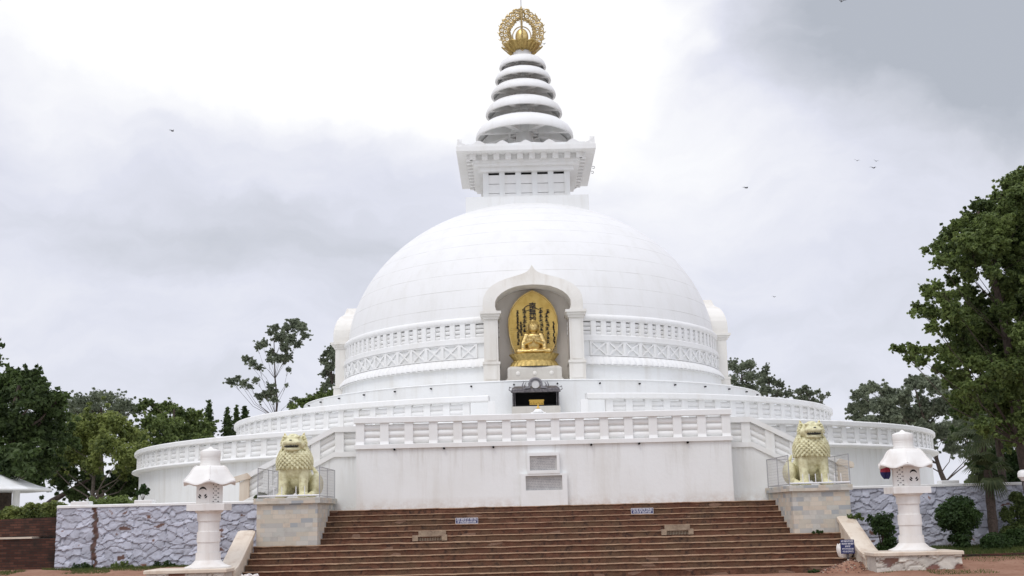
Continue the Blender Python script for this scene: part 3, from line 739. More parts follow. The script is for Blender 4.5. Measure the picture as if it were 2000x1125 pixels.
    b = MB(); b.prism(poly, -.03, .05); o = b.build('panel', M['halo'], h)
    cnt = [(x, z_) for x, z_ in poly]
    b = MB(); b.tube([(x*.975, -.04, .45+(z_-.45)*.985) for x, z_ in cnt], .028, 6, closed=True); b.build('border', M['gold'], h)
    # raised grid at the lower sides
    b = MB()
    for s_ in (-1, 1):
        for i in range(7): x = s_*(.50+.075*i); b.box(x-.006, x+.006, -.045, -.028, .62, 1.75-.10*i)
        for j in range(14):
            zz = .64+.08*j; b.box(min(s_*.50, s_*.94), max(s_*.50, s_*.94), -.043, -.028, zz-.006, zz+.006)
    b.build('grid', M['gold_dark'], h)
    # lettering: central column of large brush characters, side columns of brush marks
    rd = random.Random(11); b = MB()
    def stroke(x0, z0, x1, z1, w, bend=.0):
        n = 7; pts = []
        for i in range(n):
            u = i/(n-1); px = x0+(x1-x0)*u; pz = z0+(z1-z0)*u
            L = math.hypot(x1-x0, z1-z0)+1e-6; px += -(z1-z0)/L*bend*math.sin(PI*u); pz += (x1-x0)/L*bend*math.sin(PI*u)
            pts.append((px, pz, w*(.45+.65*math.sin(PI*min(1, u*.9+.12)))))
        vs = []; 
        for i, (px, pz, ww) in enumerate(pts):
            a = pts[max(0, i-1)]; c = pts[min(n-1, i+1)]; dx, dz = c[0]-a[0], c[1]-a[1]; L = math.hypot(dx, dz)+1e-9; nx, nz = -dz/L*ww/2, dx/L*ww/2
            vs += [(px+nx, -.036, pz+nz), (px-nx, -.036, pz-nz), (px+nx, -.048, pz+nz), (px-nx, -.048, pz-nz)]
        fs = []
        for i in range(n-1):
            o_ = i*4; fs += [(o_+2, o_+3, o_+7, o_+6), (o_, o_+2, o_+6, o_+4), (o_+3, o_+1, o_+5, o_+7)]
        fs += [(0, 1, 3, 2), (n*4-4, n*4-2, n*4-1, n*4-3)]
        b.add(vs, fs)
    def glyph(cx, cz, s, w):
        for q in range(rd.choice((2, 3))):
            z_ = cz+s*(.38-.36*q)+rd.uniform(-.05, .05)*s; stroke(cx-s*rd.uniform(.3, .5), z_-.04*s, cx+s*rd.uniform(.3, .5), z_+.05*s, w, .03*s)
        stroke(cx+rd.uniform(-.1, .1)*s, cz+.5*s, cx+rd.uniform(-.12, .12)*s, cz-.5*s, w*1.15, rd.uniform(-.05, .05)*s)
        stroke(cx-.05*s, cz, cx-.45*s, cz-.42*s, w*.9, .06*s); stroke(cx+.05*s, cz+.02*s, cx+.46*s, cz-.40*s, w, -.06*s)
    stroke(-.42, 2.42, -.02, 2.66, .035, .07); stroke(-.30, 2.38, .20, 2.50, .03, .03); stroke(.02, 2.62, .30, 2.44, .035, -.03)
    for x, z0, z1, s in ((-.34, 2.40, 1.10, .20), (-.62, 2.36, 1.0, .13), (.34, 2.42, 1.10, .20), (.60, 2.36, 1.05, .18), (-.48, 1.9, 1.3, .12), (.86, 1.9, .9, .07)):
        z_ = z0
        while z_ > z1: glyph(x+rd.uniform(-.03, .03), z_, s*rd.uniform(.85, 1.15), .022+.03*s); z_ -= s*1.02
    txt = '\u5357\u7121\u5999\u6cd5\u84ee\u83ef\u7d93'
    try:
        for i, ch in enumerate(txt[:5]):
            cu = bpy.data.curves.new('lettering', 'FONT'); cu.body = ch; cu.size = .30; cu.extrude = .006; cu.offset = .008; cu.align_x = 'CENTER'
            to = bpy.data.objects.new('tmp', cu); COL.objects.link(to); bpy.context.view_layer.update()
            me = bpy.data.meshes.new_from_object(to.evaluated_get(bpy.context.evaluated_depsgraph_get()))
            bpy.data.objects.remove(to)
            mt = Matrix.Translation((0, -.045, 2.50-.275*i)) @ Matrix.Rotation(R(90), 4, 'X'); b.add([mt @ v.co for v in me.vertices], [tuple(p.vertices) for p in me.polygons])
    except Exception as ex: print('text', ex)
    b.build('lettering', M['ink'], h)
buddha()

# dark altar box against the plinth drum
def altar():
    t = thing('iron_altar_canopy', 'dark open-fronted iron altar box with a scrolled crest, below the golden statue', 'altar', (-.03, -11.42, 5.12))
    W, H = .90, .80
    b = MB(); b.box(-W, W, .35, .42, .66, 1.46); b.box(-W, -W+.05, -.35, .42, .66, 1.22); b.box(W-.05, W, -.35, .42, .66, 1.22); b.box(-W, W, -.35, .42, .64, .70); b.box(-W, W, -.30, .36, 1.20, 1.24)
    b.build('box', M['dark'], t)
    b = MB()
    vs = []
    for y, z, w in ((-.50, 1.20, 1.0), (-.50, 1.27, 1.0), (-.42, 1.34, .97), (-.15, 1.44, .88), (.30, 1.50, .84)): vs += [(-w*.93, y, z), (w*.93, y, z)]
    b.add(vs, [(0, 1, 3, 2), (2, 3, 5, 4), (4, 5, 7, 6), (6, 7, 9, 8)]); 
    o = b.build('curved_roof', M['iron'], t); o.modifiers.new('s', 'SOLIDIFY').thickness = .03
    b = MB()
    for s in (-1, 1):
        b.tube([(s*.87, -.45, .6), (s*.87, -.45, 1.22)], .024, 6); b.tube([(s*.80, -.43, .6), (s*.80, -.43, 1.22)], .016, 5)
        b.tube([(s*.93, -.5, 1.22), (s*1.02, -.5, 1.28), (s*1.0, -.5, 1.39), (s*.93, -.48, 1.36)], .02, 5)
    b.tube([(-.95, -.5, 1.20), (.95, -.5, 1.20)], .035, 6); b.build('frame', M['iron'], t)
    b = MB(); zc = 1.47
    b.tube([(.24*math.cos(a), -.46, zc+.24*math.sin(a)) for a in [R(-20)+R(220)*i/16 for i in range(17)]], .045, 6)
    b.tube([(.17*math.cos(a), -.46, zc+.17*math.sin(a)) for a in [R(-20)+R(220)*i/16 for i in range(17)]], .025, 6)
    for s in (-1, 1):
        b.tube([(s*.20, -.46, zc-.1), (s*.34, -.46, zc-.12), (s*.42, -.46, zc-.02), (s*.36, -.46, zc+.10)], [.05, .045, .03, .01], 6)
        b.tube([(s*.30, -.46, zc-.08), (s*.46, -.46, zc-.16), (s*.5, -.46, zc-.02), (s*.44, -.46, zc+.14)], [.04, .035, .03, .01], 6)
    b.lathe([(0, -.02), (.16, -.02), (.16, .02), (0, .02)], 20, mx=Matrix.Translation((0, -.44, zc+.02)) @ Matrix.Rotation(R(90), 4, 'X'), mi=1)
    b.build('scrolled_crest', [mat('worn_grey_iron', (.24, .23, .24), .5, .5), mat('grey_disc', (.55, .54, .53), .6)], t)
    c = thing('gold_casket', 'small golden casket inside the dark iron altar box', 'casket', (.0, -11.55, 5.83))
    b = MB(); b.box(-.27, .27, -.12, .12, .0, .15); b.box(-.29, .29, -.14, .14, .15, .20)
    for k in range(5): b.ell((-.21+.105*k, -.125, .075), (.036, .02, .045), 8, 6)
    b.build('chest', M['yellow'], c)
    st = MB().box(-.93, .93, -.52, .42, 0, .64); st = st.build('stone_base', M['slabstone'], t)
    l = thing('lotus_lamp', 'small white lotus lamp with yellow tip on the front rail, below the iron altar', 'lamp', (-.13, -20.15, 4.785))
    def sc(v): return v
    MB().lathe([(0, .0), (.10, .0), (.13, .02), (.15, .05), (.13, .10), (.08, .14), (.03, .155), (0, .155)], 20).build('bowl', M['flame_white'], l)
    b = MB()
    for s in (-1, 1): b.tube([(s*.08, 0, .09), (s*.13, 0, .05), (s*.18, 0, .02), (s*.21, 0, .02), (s*.235, 0, .05)], [.03, .028, .026, .02, .008], 6)
    b.build('side_leaf', M['flame_white'], l)
    MB().lathe([(0, .15), (.06, .15), (.065, .17), (.035, .20), (.02, .26), (.025, .30), (0, .31)], 14).build('tip', M['yellow'], l)
altar()

# ------------------------------------------------------------------ front platform
YW = -20.35
def front_platform():
    t = thing('front_platform', 'tall straight white front platform wall with balustrade and two engraved plaques', 'platform')
    MB().box(-5.79, 5.79, YW, -15.8, 1.9, 3.80).build('wall', M['wall'], t)
    MB().box(-5.85, 5.85, YW-.07, -17.2, 3.80, 3.94, c=.012).build('base_rail', M['white2'], t)
    MB().box(-5.86, 5.86, YW-.05, YW+.26, 4.60, 4.78, c=.02).build('cap_rail', M['white2'], t)
    for s in (-1, 1):
        MB().box(s*5.70-.13, s*5.70+.13, YW+.27, -17.6, 4.61, 4.775, c=.02).build('side_cap_rail', M['white2'], t)
    pm = post_mesh(.265, .22, 3.94, 4.60); gap = .7513-.265+.02; cm = panel_mesh(gap, 3.95, 4.555, .07)
    for i in range(16): link('post', pm, t, (-5.675+.7567*i, YW+.11, 0), 0)
    for i in range(15): link('crossbars', cm, t, (-5.675+.7567*(i+.5), YW+.12, 0), 0)
    for x in (-4.6, -3.07, -1.55, 0, 1.47, 2.95, 4.45):
        if x != 0: link('drain_spout', sp_me, t, (x, YW-.02, 3.765), 0)
    # pier under the plaques, upper framed plaque and lower sunk plaque
    b = MB(); b.box(-.73, .69, YW-.14, YW+.002, 1.9, 2.42); b.box(-.73, -.58, YW-.14, YW+.002, 2.42, 2.92); b.box(.54, .69, YW-.14, YW+.002, 2.42, 2.92)
    b.box(-.58, .54, YW-.14, YW+.002, 2.86, 2.92)
    b.box(-.52, .47, YW-.16, YW+.001, 2.92, 3.02); b.box(-.52, .47, YW-.16, YW+.001, 3.46, 3.56)
    b.box(-.52, -.44, YW-.16, YW+.001, 3.02, 3.46); b.box(.39, .47, YW-.16, YW+.001, 3.02, 3.46)
    b.build('plaque_pier', M['white'], t)
    for x0, x1, z0, z1, y in ((-.44, .39, 3.02, 3.46, YW-.10), (-.58, .54, 2.42, 2.86, YW-.05)):
        pl = MB().box(x0, x1, y, YW+.001, z0, z1).build('plaque', M['plaque'], t)
        rd = random.Random(5); b = MB(); rows = 8; hh = (z1-z0-.05)/rows
        for r_ in range(rows):
            z_ = z1-.05-hh*(r_+.5); x = x0+(.05 if r_ else .22); xe = x1-(.05 if r_ else .22)
            while x < xe-.02:
                w = rd.uniform(.03, .09); w = min(w, xe-x)
                b.box(x, x+w, y-.004, y, z_+hh*.05, z_+hh*.14)
                q = x
                while q < x+w-.008: b.box(q, q+.007, y-.0035, y, z_-hh*rd.uniform(.15, .3), z_+hh*.05); q += .016
                x += w+.018
        b.build('engraving', M['engrave'], pl)
    return t
front_platform()

# side staircases that descend outwards from the platform
def side_stair(s, label):
    t = thing('side_staircase', label, 'staircase', (0, 0, 0), 0, 'staircases beside the front platform')
    Y0 = -19.6; xa, xb, xe = 5.86, 6.58, 9.42; sl = -.512
    def top(x, z): return z if x <= xb else z+sl*(x-xb)
    X = lambda x: s*x
    def band(z0, z1, y0, y1, name, m, x1=xe):
        poly = [(xa, z0), (xb, z0), (x1, top(x1, z0)), (x1, top(x1, z1)), (xb, z1), (xa, z1)]
        MB().prism([(X(x), z) for x, z in poly], y0, y1).build(name, m, t)
    poly = [(xa, 1.9), (xe, 1.9), (xe, top(xe, 3.62)), (xb, 3.62), (xa, 3.62)]
    MB().prism([(X(x), z) for x, z in poly], Y0, Y0+.25).build('wall', M['wall'], t)
    band(3.62, 3.78, Y0-.06, Y0+.30, 'base_rail', M['white2']); band(4.40, 4.57, Y0-.05, Y0+.27, 'cap_rail', M['white2'], xe+.1)
    xs = [6.42, 7.17, 7.92, 8.67]
    for x in xs:
        w = .14; f = lambda q, z: top(q, z)
        poly = [(x-w, f(x-w, 3.78)), (x+w, f(x+w, 3.78)), (x+w, f(x+w, 4.40)), (x-w, f(x-w, 4.40))]
        if x < xb+.2: poly = [(x-w, 3.78), (xb, 3.78), (x+w, f(x+w, 3.78)), (x+w, f(x+w, 4.40)), (xb, 4.40), (x-w, 4.40)]
        MB().prism([(X(a), z) for a, z in poly], Y0, Y0+.22).build('post', M['white2'], t)
    MB().prism([(X(a), z) for a, z in [(9.24, 1.9), (9.54, 1.9), (9.54, 2.97), (9.24, 3.04)]], Y0-.03, Y0+.25).build('newel', M['coping'], t)
    MB().prism([(X(a), z) for a, z in [(9.18, 3.07), (9.2, 3.02), (9.72, 2.90), (9.74, 3.0), (9.70, 3.08), (9.3, 3.19)]], Y0-.08, Y0+.30).build('newel_cap', M['coping'], t)
    spans = [(5.86, 6.28)]+[(a+.14, b_-.14) for a, b_ in zip(xs, xs[1:]+[9.38])]
    for a, c in spans:
        b = MB(); m = (a+c)/2; slope = 0 if c < xb else sl
        if slope and a < xb: a0 = a
        for k in range(3):
            z = top(m, 3.79)+.20*(k+.5); lens_bar(b, min(X(a), X(c)), max(X(a), X(c)), z, .099, .06, slope*s, y=Y0+.12)
        b.build('crossbars', M['white2'], t)
    b = MB(); n = 10
    for k in range(n):
        x0 = 6.55+k*.3; z = 3.78-.163*(k+1)-.1; b.box(min(X(x0), X(x0+.3)), max(X(x0), X(x0+.3)), Y0+.27, Y0+1.9, 1.9, z)
    b.box(min(X(5.86), X(6.55)), max(X(5.86), X(6.55)), Y0+.27, Y0+1.9, 1.9, 3.77); b.build('steps', M['white'], t)
side_stair(-1, 'white staircase descending left from the front platform, behind the left lion')
side_stair(1, 'white staircase descending right from the front platform, behind the right lion')

# ------------------------------------------------------------------ front steps
def stair_run():
    t = thing('stone_steps', 'broad flight of worn red-brown stone steps up to the white platform', 'steps')
    rises = [(-24.70+.33*k, .03+.1605*k) for k in range(6)]+[(-22.33+.33*k, .03+.1605*(6+k)) for k in range(6)]
    for i, (y, z0) in enumerate(rises):
        low = i < 6; x0, x1 = (-8.32, 8.45) if low else (-6.56, 6.98)
        if i < 5: yb = rises[i+1][0]+.15
        elif i == 5: yb = -22.1
        elif i < 11: yb = rises[i+1][0]+.15
        else: yb = YW+.05
        if i == 5: yb = -20.0
        zt = z0+.1605; n = int((x1-x0)/.06); vs = []
        def jit(x, k, amp): return amp*1.5*(noise.noise(Vector((x*1.3, i*7.1, k)))*.9+noise.noise(Vector((x*5.2, i*3.7, k+9)))*.6+noise.noise(Vector((x*15., i*2.7, k+19)))*.25)
        for q in range(n+1):
            x = x0+(x1-x0)*q/n
            yf = y+jit(x, 1, .016); top = zt+jit(x, 2, .010)
            vs += [(x, yf+.01, z0-.05), (x, yf+.012, zt-.055), (x, yf-.004, top-.034), (x, yf-.010, top-.018), (x, yf+.006, top-.002), (x, yf+.05, top), (x, yb, zt+.0)]
        w = 7; fs = [(q*w+k, (q+1)*w+k, (q+1)*w+k+1, q*w+k+1) for q in range(n) for k in range(w-1)]
        fs += [tuple(range(w)), tuple(n*w+k for k in reversed(range(w)))]
        MB().add(vs, fs).build('step', M['stepstone'], t)
    return t
stair_run()
# repair patches with drains
def drain(x0, x1, ztop, y, label):
    t = thing('drain_surround', label, 'drain', ((x0+x1)/2, y, ztop), 0, 'pale cement drains in the steps')
    w = (x1-x0)/2; b = MB()
    b.box(-w, -w*.68, -.04, .16, -.155, .006); b.box(w*.68, w, -.04, .16, -.155, .006); b.box(-w*.68, w*.68, -.04, .16, -.035, .006); b.box(-w*.68, w*.68, .10, .16, -.155, -.035)
    b.box(-w*.7, w*.9, .30, .42, .0, .13)
    b.build('cement_frame', mat('stained_cement', (.36, .28, .20), .9, col2=(.20, .14, .10), noise_scale=5, bump=.4), t)
    b = MB()
    for k in range(14): x = -w*.62+k*w*1.24/13; b.box(x-.012, x+.012, .02, .05, -.150, -.045)
    b.build('grate', mat('dusty_grate', (.33, .28, .21), .9), t)
drain(-3.90, -2.90, 1.180, -22.36, 'pale cement drain surround set in the steps, left of centre')
drain(3.27, 4.19, 1.180, -22.36, 'pale cement drain surround set in the steps, right of centre')
# small blue signs on the steps
def glyphline(b, x0, x1, z, h, rd, y, words):
    """a line of Devanagari-like lettering: head bar with hanging stems"""
    L = (x1-x0); ws = [rd.uniform(.7, 1.3) for _ in range(words)]; g = L*.035; tot = sum(ws); x = x0
    for w in ws:
        ww = (L-g*(words-1))*w/tot; b.box(x, x+ww, y-.003, y, z+h*.30, z+h*.46); q = x+ww*.06
        while q < x+ww*.95:
            b.box(q, q+h*.13, y-.0025, y, z-h*rd.uniform(.25, .5), z+h*.30)
            if rd.random() < .6: b.box(q-h*.18, q, y-.002, y, z-h*.15, z+h*rd.uniform(-.02, .10))
            q += h*rd.uniform(.32, .5)
        x += ww+g
def small_sign(x, y, z, label, seed):
    t = thing('notice_sign', label, 'sign', (x, y, z), 0, 'small blue notices on the steps')
    MB().box(-.33, .33, -.012, .012, 0, .17, c=.003).build('board', M['blue_sign'], t)
    b = MB(); b.box(-.33, .33, -.018, -.012, .160, .172); b.box(-.33, .33, -.018, -.012, -.002, .010); b.box(-.332, -.320, -.018, -.012, .01, .16); b.box(.320, .332, -.018, -.012, .01, .16)
    b.build('border', M['sign_white'], t)
    rd = random.Random(seed); b = MB(); glyphline(b, -.29, .29, .116, .075, rd, -.013, 6); b.build('lettering', M['sign_white'], t); b = MB(); glyphline(b, -.27, .27, .046, .065, rd, -.013, 6); b.build('lettering', M['sign_white'], t)
    MB().box(-.25, .25, .012, .06, 0, .09).build('stand', M['grey_metal'], t)
small_sign(-2.36, -21.52, 1.476, 'small blue notice with white lettering on the steps, left of centre', 2)
small_sign(2.87, -21.17, 1.637, 'small blue notice with white lettering high on the steps, right of centre', 3)

# ------------------------------------------------------------------ lion pedestals, cages, lions
def pedestal(s, label):
    t = thing('lion_pedestal', label, 'pedestal', (0, 0, 0), 0, 'stone pedestals flanking the steps')
    a, c = (-8.28, -6.55) if s < 0 else (6.98, 8.62)
    MB().box(a, c, -22.9, -19.72, .3, 2.17).build('body', M['blocks'], t)
    MB().box(a-.08, c+.08, -22.98, -19.66, 2.17, 2.33, c=.008).build('cap_slab', M['blocks'], t)
    return t
pedestal(-1, 'coursed grey stone pedestal under the left lion'); pedestal(1, 'coursed grey stone pedestal under the right lion')
def cage(s, label):
    a, c = (-8.26, -6.50) if s < 0 else (6.93, 8.66); z0 = 2.33
    t = thing('lion_enclosure', label, 'railing', (a, -22.9, z0), 0, 'wire enclosures round the lions'); W = c-a
    def panel(p0, p1, h):
        p0 = Vector(p0); p1 = Vector(p1); L = (p1-p0).length; d = (p1-p0)/L; b = MB(); up = Vector((0, 0, h))
        n = int(L/.085)
        for i in range(n+1): q = p0+d*(L*i/n); b.tube([q+Vector((0, 0, .04)), q+up], .0036, 3)
        m = int(h/.085)
        for j in range(m): z = Vector((0, 0, .04+(h-.04)*j/m)); b.tube([p0+z, p1+z], .0036, 3)
        b.build('wire_mesh', M['mesh'], t)
        f = MB()
        for q in (p0, p1): f.tube([q, q+up], .014, 6)
        f.tube([p0+up, p1+up], .013, 6); f.tube([p0+Vector((0, 0, .04)), p1+Vector((0, 0, .04))], .015, 6); mid = (p0+p1)/2
        f.tube([mid, mid+up], .012, 5); f.build('frame', M['grey_metal'], t)
    panel((0, 0, 0), (0, 2.9, 0), .86); panel((W, 0, 0), (W, 2.9, 0), .86)
    f = MB(); f.tube([(0, 2.9, .86), (W, 2.9, .86)], .012, 5); f.tube([(0, 2.9, .04), (W, 2.9, .04)], .012, 5); f.build('back_rail', M['grey_metal'], t)
    f = MB(); f.tube([(0, 0, .06), (W, 0, .06)], .024, 6)
    for i in range(1, 8 if s > 0 else 5):
        x = (W*(.12+.105*i) if s > 0 else W*(.26, .39, .62, .76)[i-1]); f.tube([(x, 0, .05), (x, 0, .30), (x, 0, .33)], [.013, .013, .003], 5)
    f.build('spiked_rail', M['railpaint'], t)
cage(-1, 'wire mesh enclosure with low spiked front rail round the left lion'); cage(1, 'wire mesh enclosure with low spiked front rail round the right lion')

def lion(s, x, label):
    """s: side on which the haunch and tail show"""
    t = thing('lion_statue', label, 'statue', (x, -21.9, 2.33), R(-4*s), 'painted guardian lions')
    b = MB(); h = 1.0
    b.cone_limb((0, .10, .98), (s*.12, .62, .42), .34, .36, 14)         # trunk
    b.ell((0, -.04, .95), (.33, .28, .42), 18, 12); b.ell((s*.05, .25, .62), (.33, .40, .36), 16, 10)
    for k in (-1, 1):
        b.cone_limb((k*.29, -.10, .92), (k*.30, -.13, .42), .165, .140, 14); b.cone_limb((k*.30, -.13, .42), (k*.31, -.16, .10), .140, .125, 14)
        b.ell((k*.33, -.25, .075), (.155, .20, .085), 14, 8)
        for q in range(4): b.ell((k*.33+(-.105+.07*q), -.405, .055), (.038, .07, .052), 8, 6)
        # haunches
        hx = .50 if k == s else .32
        b.ell((k*hx+s*.06, .42, .40), (.20, .34, .34), 16, 12); b.cone_limb((k*(hx+.03), .30, .14), (k*(hx+.02), -.02, .10), .12, .10, 10)
        b.ell((k*(hx+.02), -.06, .08), (.11, .16, .08), 10, 8)
    # neck and skull
    b.cone_limb((0, -.02, 1.20), (0, -.12, 1.50), .30, .27, 16)
    b.ell((0, -.10, 1.60), (.315, .29, .26), 20, 14)
    b.ell((0, -.36, 1.60), (.255, .16, .10), 16, 10)                     # upper muzzle
    b.ell((0, -.33, 1.415), (.235, .165, .075), 16, 10)                  # jaw
    for k in (-1, 1):
        b.ell((k*.145, -.37, 1.60), (.12, .12, .085), 12, 8); b.ell((k*.13, -.30, 1.765), (.13, .07, .045), 12, 8, rot=Matrix.Rotation(k*R(-12), 3, 'Y'))
        b.ell((k*.13, -.335, 1.70), (.058, .04, .04), 10, 8); b.ell((k*.27, -.16, 1.55), (.09, .13, .13), 10, 8)
        b.cone_limb((k*.265, -.04, 1.80), (k*.30, -.03, 1.915), .062, .022, 8)
    b.ell((0, -.44, 1.665), (.06, .055, .04), 10, 6); b.ell((0, -.20, 1.83), (.14, .12, .05), 12, 8)
    # tail
    b.tube([(s*.25, .75, .25), (s*.42, .80, .45), (s*.46, .78, .75), (s*.36, .74, .95)], [.06, .07, .08, .03], 8)
    o = b.build('body', M['lion'], t); remesh(o, .022, 3)
    # mane: a bell of hair covered in rows of pointed curls
    b = MB(); rows = 11
    def bell(u): return .30+.20*math.sin(min(1, u*1.05+.10)*PI*.60), .28+.13*math.sin(u*PI*.66)
    b.lathe([(.0, 1.55), (.22, 1.52)]+[(bell(k/8)[0]-.035, 1.50-.62*k/8) for k in range(9)]+[(.38, .85), (.0, .84)], 28, mx=Matrix.Diagonal((1, .84, 1, 1)))
    for j in range(rows):
        u = j/(rows-1); z = 1.50-.60*u; rx, ry = bell(u); cy = .0
        n = 21
        for i in range(n):
            a = 2*PI*(i+.5*(j % 2))/n
            if j < 3 and math.sin(a) < -.55: continue
            ca, sa = math.cos(a), math.sin(a); c = Vector((rx*ca, cy+ry*sa, z))
            out = Vector((ca, sa*.8, 0)).normalized(); tan = Vector((-out.y, out.x, 0)); dn = (Vector((0, 0, -1))+out*.42).normalized(); nn = tan.cross(dn).normalized()
            rot = Matrix((tan, nn, dn)).transposed(); b.ell(c, (.066, .042, .062), 8, 6, rot=rot)
            b.tube([c+dn*.02+out*.012, c+dn*.065+out*.018, c+dn*.095+out*.0], [.040, .024, .004], 6)
    for j in range(5):      # side whiskers framing the face
        z = 1.50+.075*j
        for k in (-1, 1):
            for q in range(2):
                c = Vector((k*(.315+.03*math.sin(j)-.02*q), -.10+.12*q, z)); b.ell(c, (.05, .055, .045), 8, 6)
                b.tube([c, c+Vector((k*.05, -.02, -.03)), c+Vector((k*.075, -.03, -.075))], [.035, .022, .003], 5)
    o = b.build('mane', M['lion'], t)
    b = MB(); b.ell((0, -.385, 1.498), (.225, .130, .040), 16, 8); b.ell((0, -.492, 1.672), (.045, .016, .017), 8, 5); b.build('open_mouth', M['ink'], t)
    b = MB()
    for k in (-1, 1):
        for x_, l_ in ((.05, .05), (.105, .07), (.155, .045)): b.tube([(k*x_, -.485+.25*x_*x_*8, 1.535), (k*x_, -.49+.25*x_*x_*8, 1.535-l_)], [.016, .003], 5)
        b.tube([(k*.12, -.44, 1.455), (k*.12, -.45, 1.51)], [.016, .003], 5)
    b.build('teeth', M['lion'], t)
    b = MB()
    for k in (-1, 1): b.ell((k*.285, -.085, 1.855), (.020, .012, .032), 8, 5)
    b.build('inner_ear', M['gold_dark'], t)
lion(1, -7.40, 'pale yellow seated lion with open jaws on the left pedestal')
lion(-1, 7.86, 'pale yellow seated lion with open jaws on the right pedestal')

# ------------------------------------------------------------------ parapets and stone lanterns
def plinth(s, label):
    xi, xo = (8.33, 10.45) if s < 0 else (8.22, 10.52)
    t = thing('lantern_plinth', label, 'plinth', (0, 0, 0), 0, 'rubble plinths under the lanterns'); X = lambda v: s*v
    def bx(b, x0, x1, y0, y1, z0, z1, **k): b.box(min(X(x0), X(x1)), max(X(x0), X(x1)), y0, y1, z0, z1, **k)
    rubble_wall(min(X(xi+.05), X(xo-.05)), max(X(xi+.05), X(xo-.05)), -26.05, -.15, .44, 'rubble_base', t, pale=True, depth=1.3, cell=.27)
    b = MB(); bx(b, xi, xo, -26.14, -24.75, .44, .53, c=.02); b.build('coping', M['coping'], t)
    # sloping parapet beside the steps
    w0, w1 = xi, xi+.44; y0, z0, y1, z1 = -25.0, .50, -22.92, 1.42
    y1 = -22.93
    vs = []
    for y, z in ((y0-.3, .47), (y0, z0+.02), (y0+.35, z0+.14), (y1, z1)):
        vs += [(X(w0), y, z-.14), (X(w0-.03), y, z-.10), (X(w0-.03), y, z), (X(w0+.05), y, z+.03), (X(w1-.05), y, z+.03), (X(w1+.03), y, z), (X(w1+.03), y, z-.10), (X(w1), y, z-.14)]
    n = 8; fs = [(k*n+i, k*n+(i+1) % n, (k+1)*n+(i+1) % n, (k+1)*n+i) for k in range(3) for i in range(n)]+[tuple(range(n)), tuple(3*n+i for i in reversed(range(n)))]
    MB().add(vs, fs).build('sloping_coping', M['coping'], t)
    MB().prism([(y0-.28, -.1), (y1, -.1), (y1, z1-.13), (y0+.35, z0+.02), (y0-.28, .34)], 0, 1, mx=Matrix(((0, (w1-w0-.04)*s, 0, X(w0+.02)), (1, 0, 0, 0), (0, 0, 1, 0), (0, 0, 0, 1)))).build('parapet_wall', M['coping'], t)
    return t
def rubble_wall(x0, x1, y, z0, z1, name, parent, pale=False, depth=.5, cell=.30, label=None, seed=0, crack=None):
    nx = int((x1-x0)/.035); nz = int((z1-z0)/.035); vs = []; cols = []
    for j in range(nz+1):
        for i in range(nx+1):
            x = x0+(x1-x0)*i/nx; z = z0+(z1-z0)*j/nz
            wob = Vector((noise.noise(Vector((x*2.2, z*2.2, seed)))*.20+noise.noise(Vector((x*8, z*8, seed)))*.03, noise.noise(Vector((x*2.2, z*2.2, seed+7)))*.12+noise.noise(Vector((x*8, z*8, seed+7)))*.03))
            p = Vector(((x+wob.x)/cell*.74, (z+wob.y)/cell*1.12, seed*3.3)); d, pts = noise.voronoi(p)
            e = d[1]-d[0]; c = pts[0]; h1 = (math.sin(c.x*127.1+c.y*311.7+seed)*43758.5453) % 1; h2 = (math.sin(c.x*269.5+c.y*183.3)*43758.5453) % 1; h3 = (math.sin(c.x*11.5+c.y*83.3)*4758.5453) % 1
            rz = (p.y-c.y)
            off = .014+.032*smooth01(e/.13)*(.4+h1) - rz*.040*(.3+h2) + .012*noise.noise(Vector((x*9, z*9, 3)))
            if e < .10: off += .024*smooth01((.10-e)/.06)*(h3)      # raised pointing
            yy = y-off
            ck = crack and abs(x-crack-.10*noise.noise(Vector((z*2.5, 1, 1)))-.05*noise.noise(Vector((z*9, 1, 5)))) < .075+.03*noise.noise(Vector((z*7, 3, 5)))
            if ck: yy = y-.03-.05*noise.noise(Vector((x*6, z*7, 5)))
            if j == nz or j == 0 or i in (0, nx): yy = min(yy, y)
            vs.append((x, yy, z))
            base = (.62, .58, .51) if pale else (.50, .515, .585)
            k = .84+.28*h2; col = tuple(v*k for v in base)
            if (h3 > (.80 if pale else .78)) and e > (.14 if pale else .40+.2*h1): col = (.13+.1*h1, .075+.03*h1, .06)
            elif e < .05 and h1 < .5 and noise.noise(Vector((x*3, z*3, 9))) > -.1: col = tuple(v*.5 for v in base)
            if pale and z < .2 and h3 > .62: col = (.22, .10, .07)
            if ck: col = (.115+.05*noise.noise(Vector((x*9, z*9, 1))), .065, .050)
            cols.append(col)
    w = nx+1; fs = [(j*w+i, j*w+i+1, (j+1)*w+i+1, (j+1)*w+i) for j in range(nz) for i in range(nx)]
    nf = len(fs); b = MB(); b.add(vs, fs, 0, False); b.box(x0, x1, y, y+depth, z0, z1-.001)
    me = b.mesh(name, M['rubble']); ca = me.color_attributes.new('Col', 'FLOAT_COLOR', 'POINT')
    base = (.55, .52, .46) if pale else (.42, .45, .54)
    for i in range(len(me.vertices)): ca.data[i].color = (*(cols[i] if i < len(cols) else base), 1)
    return link(name, me, parent)
plinth(-1, 'rubble plinth with a cream coping and sloping parapet, left of the steps')
plinth(1, 'rubble plinth with a cream coping and sloping parapet, right of the steps')

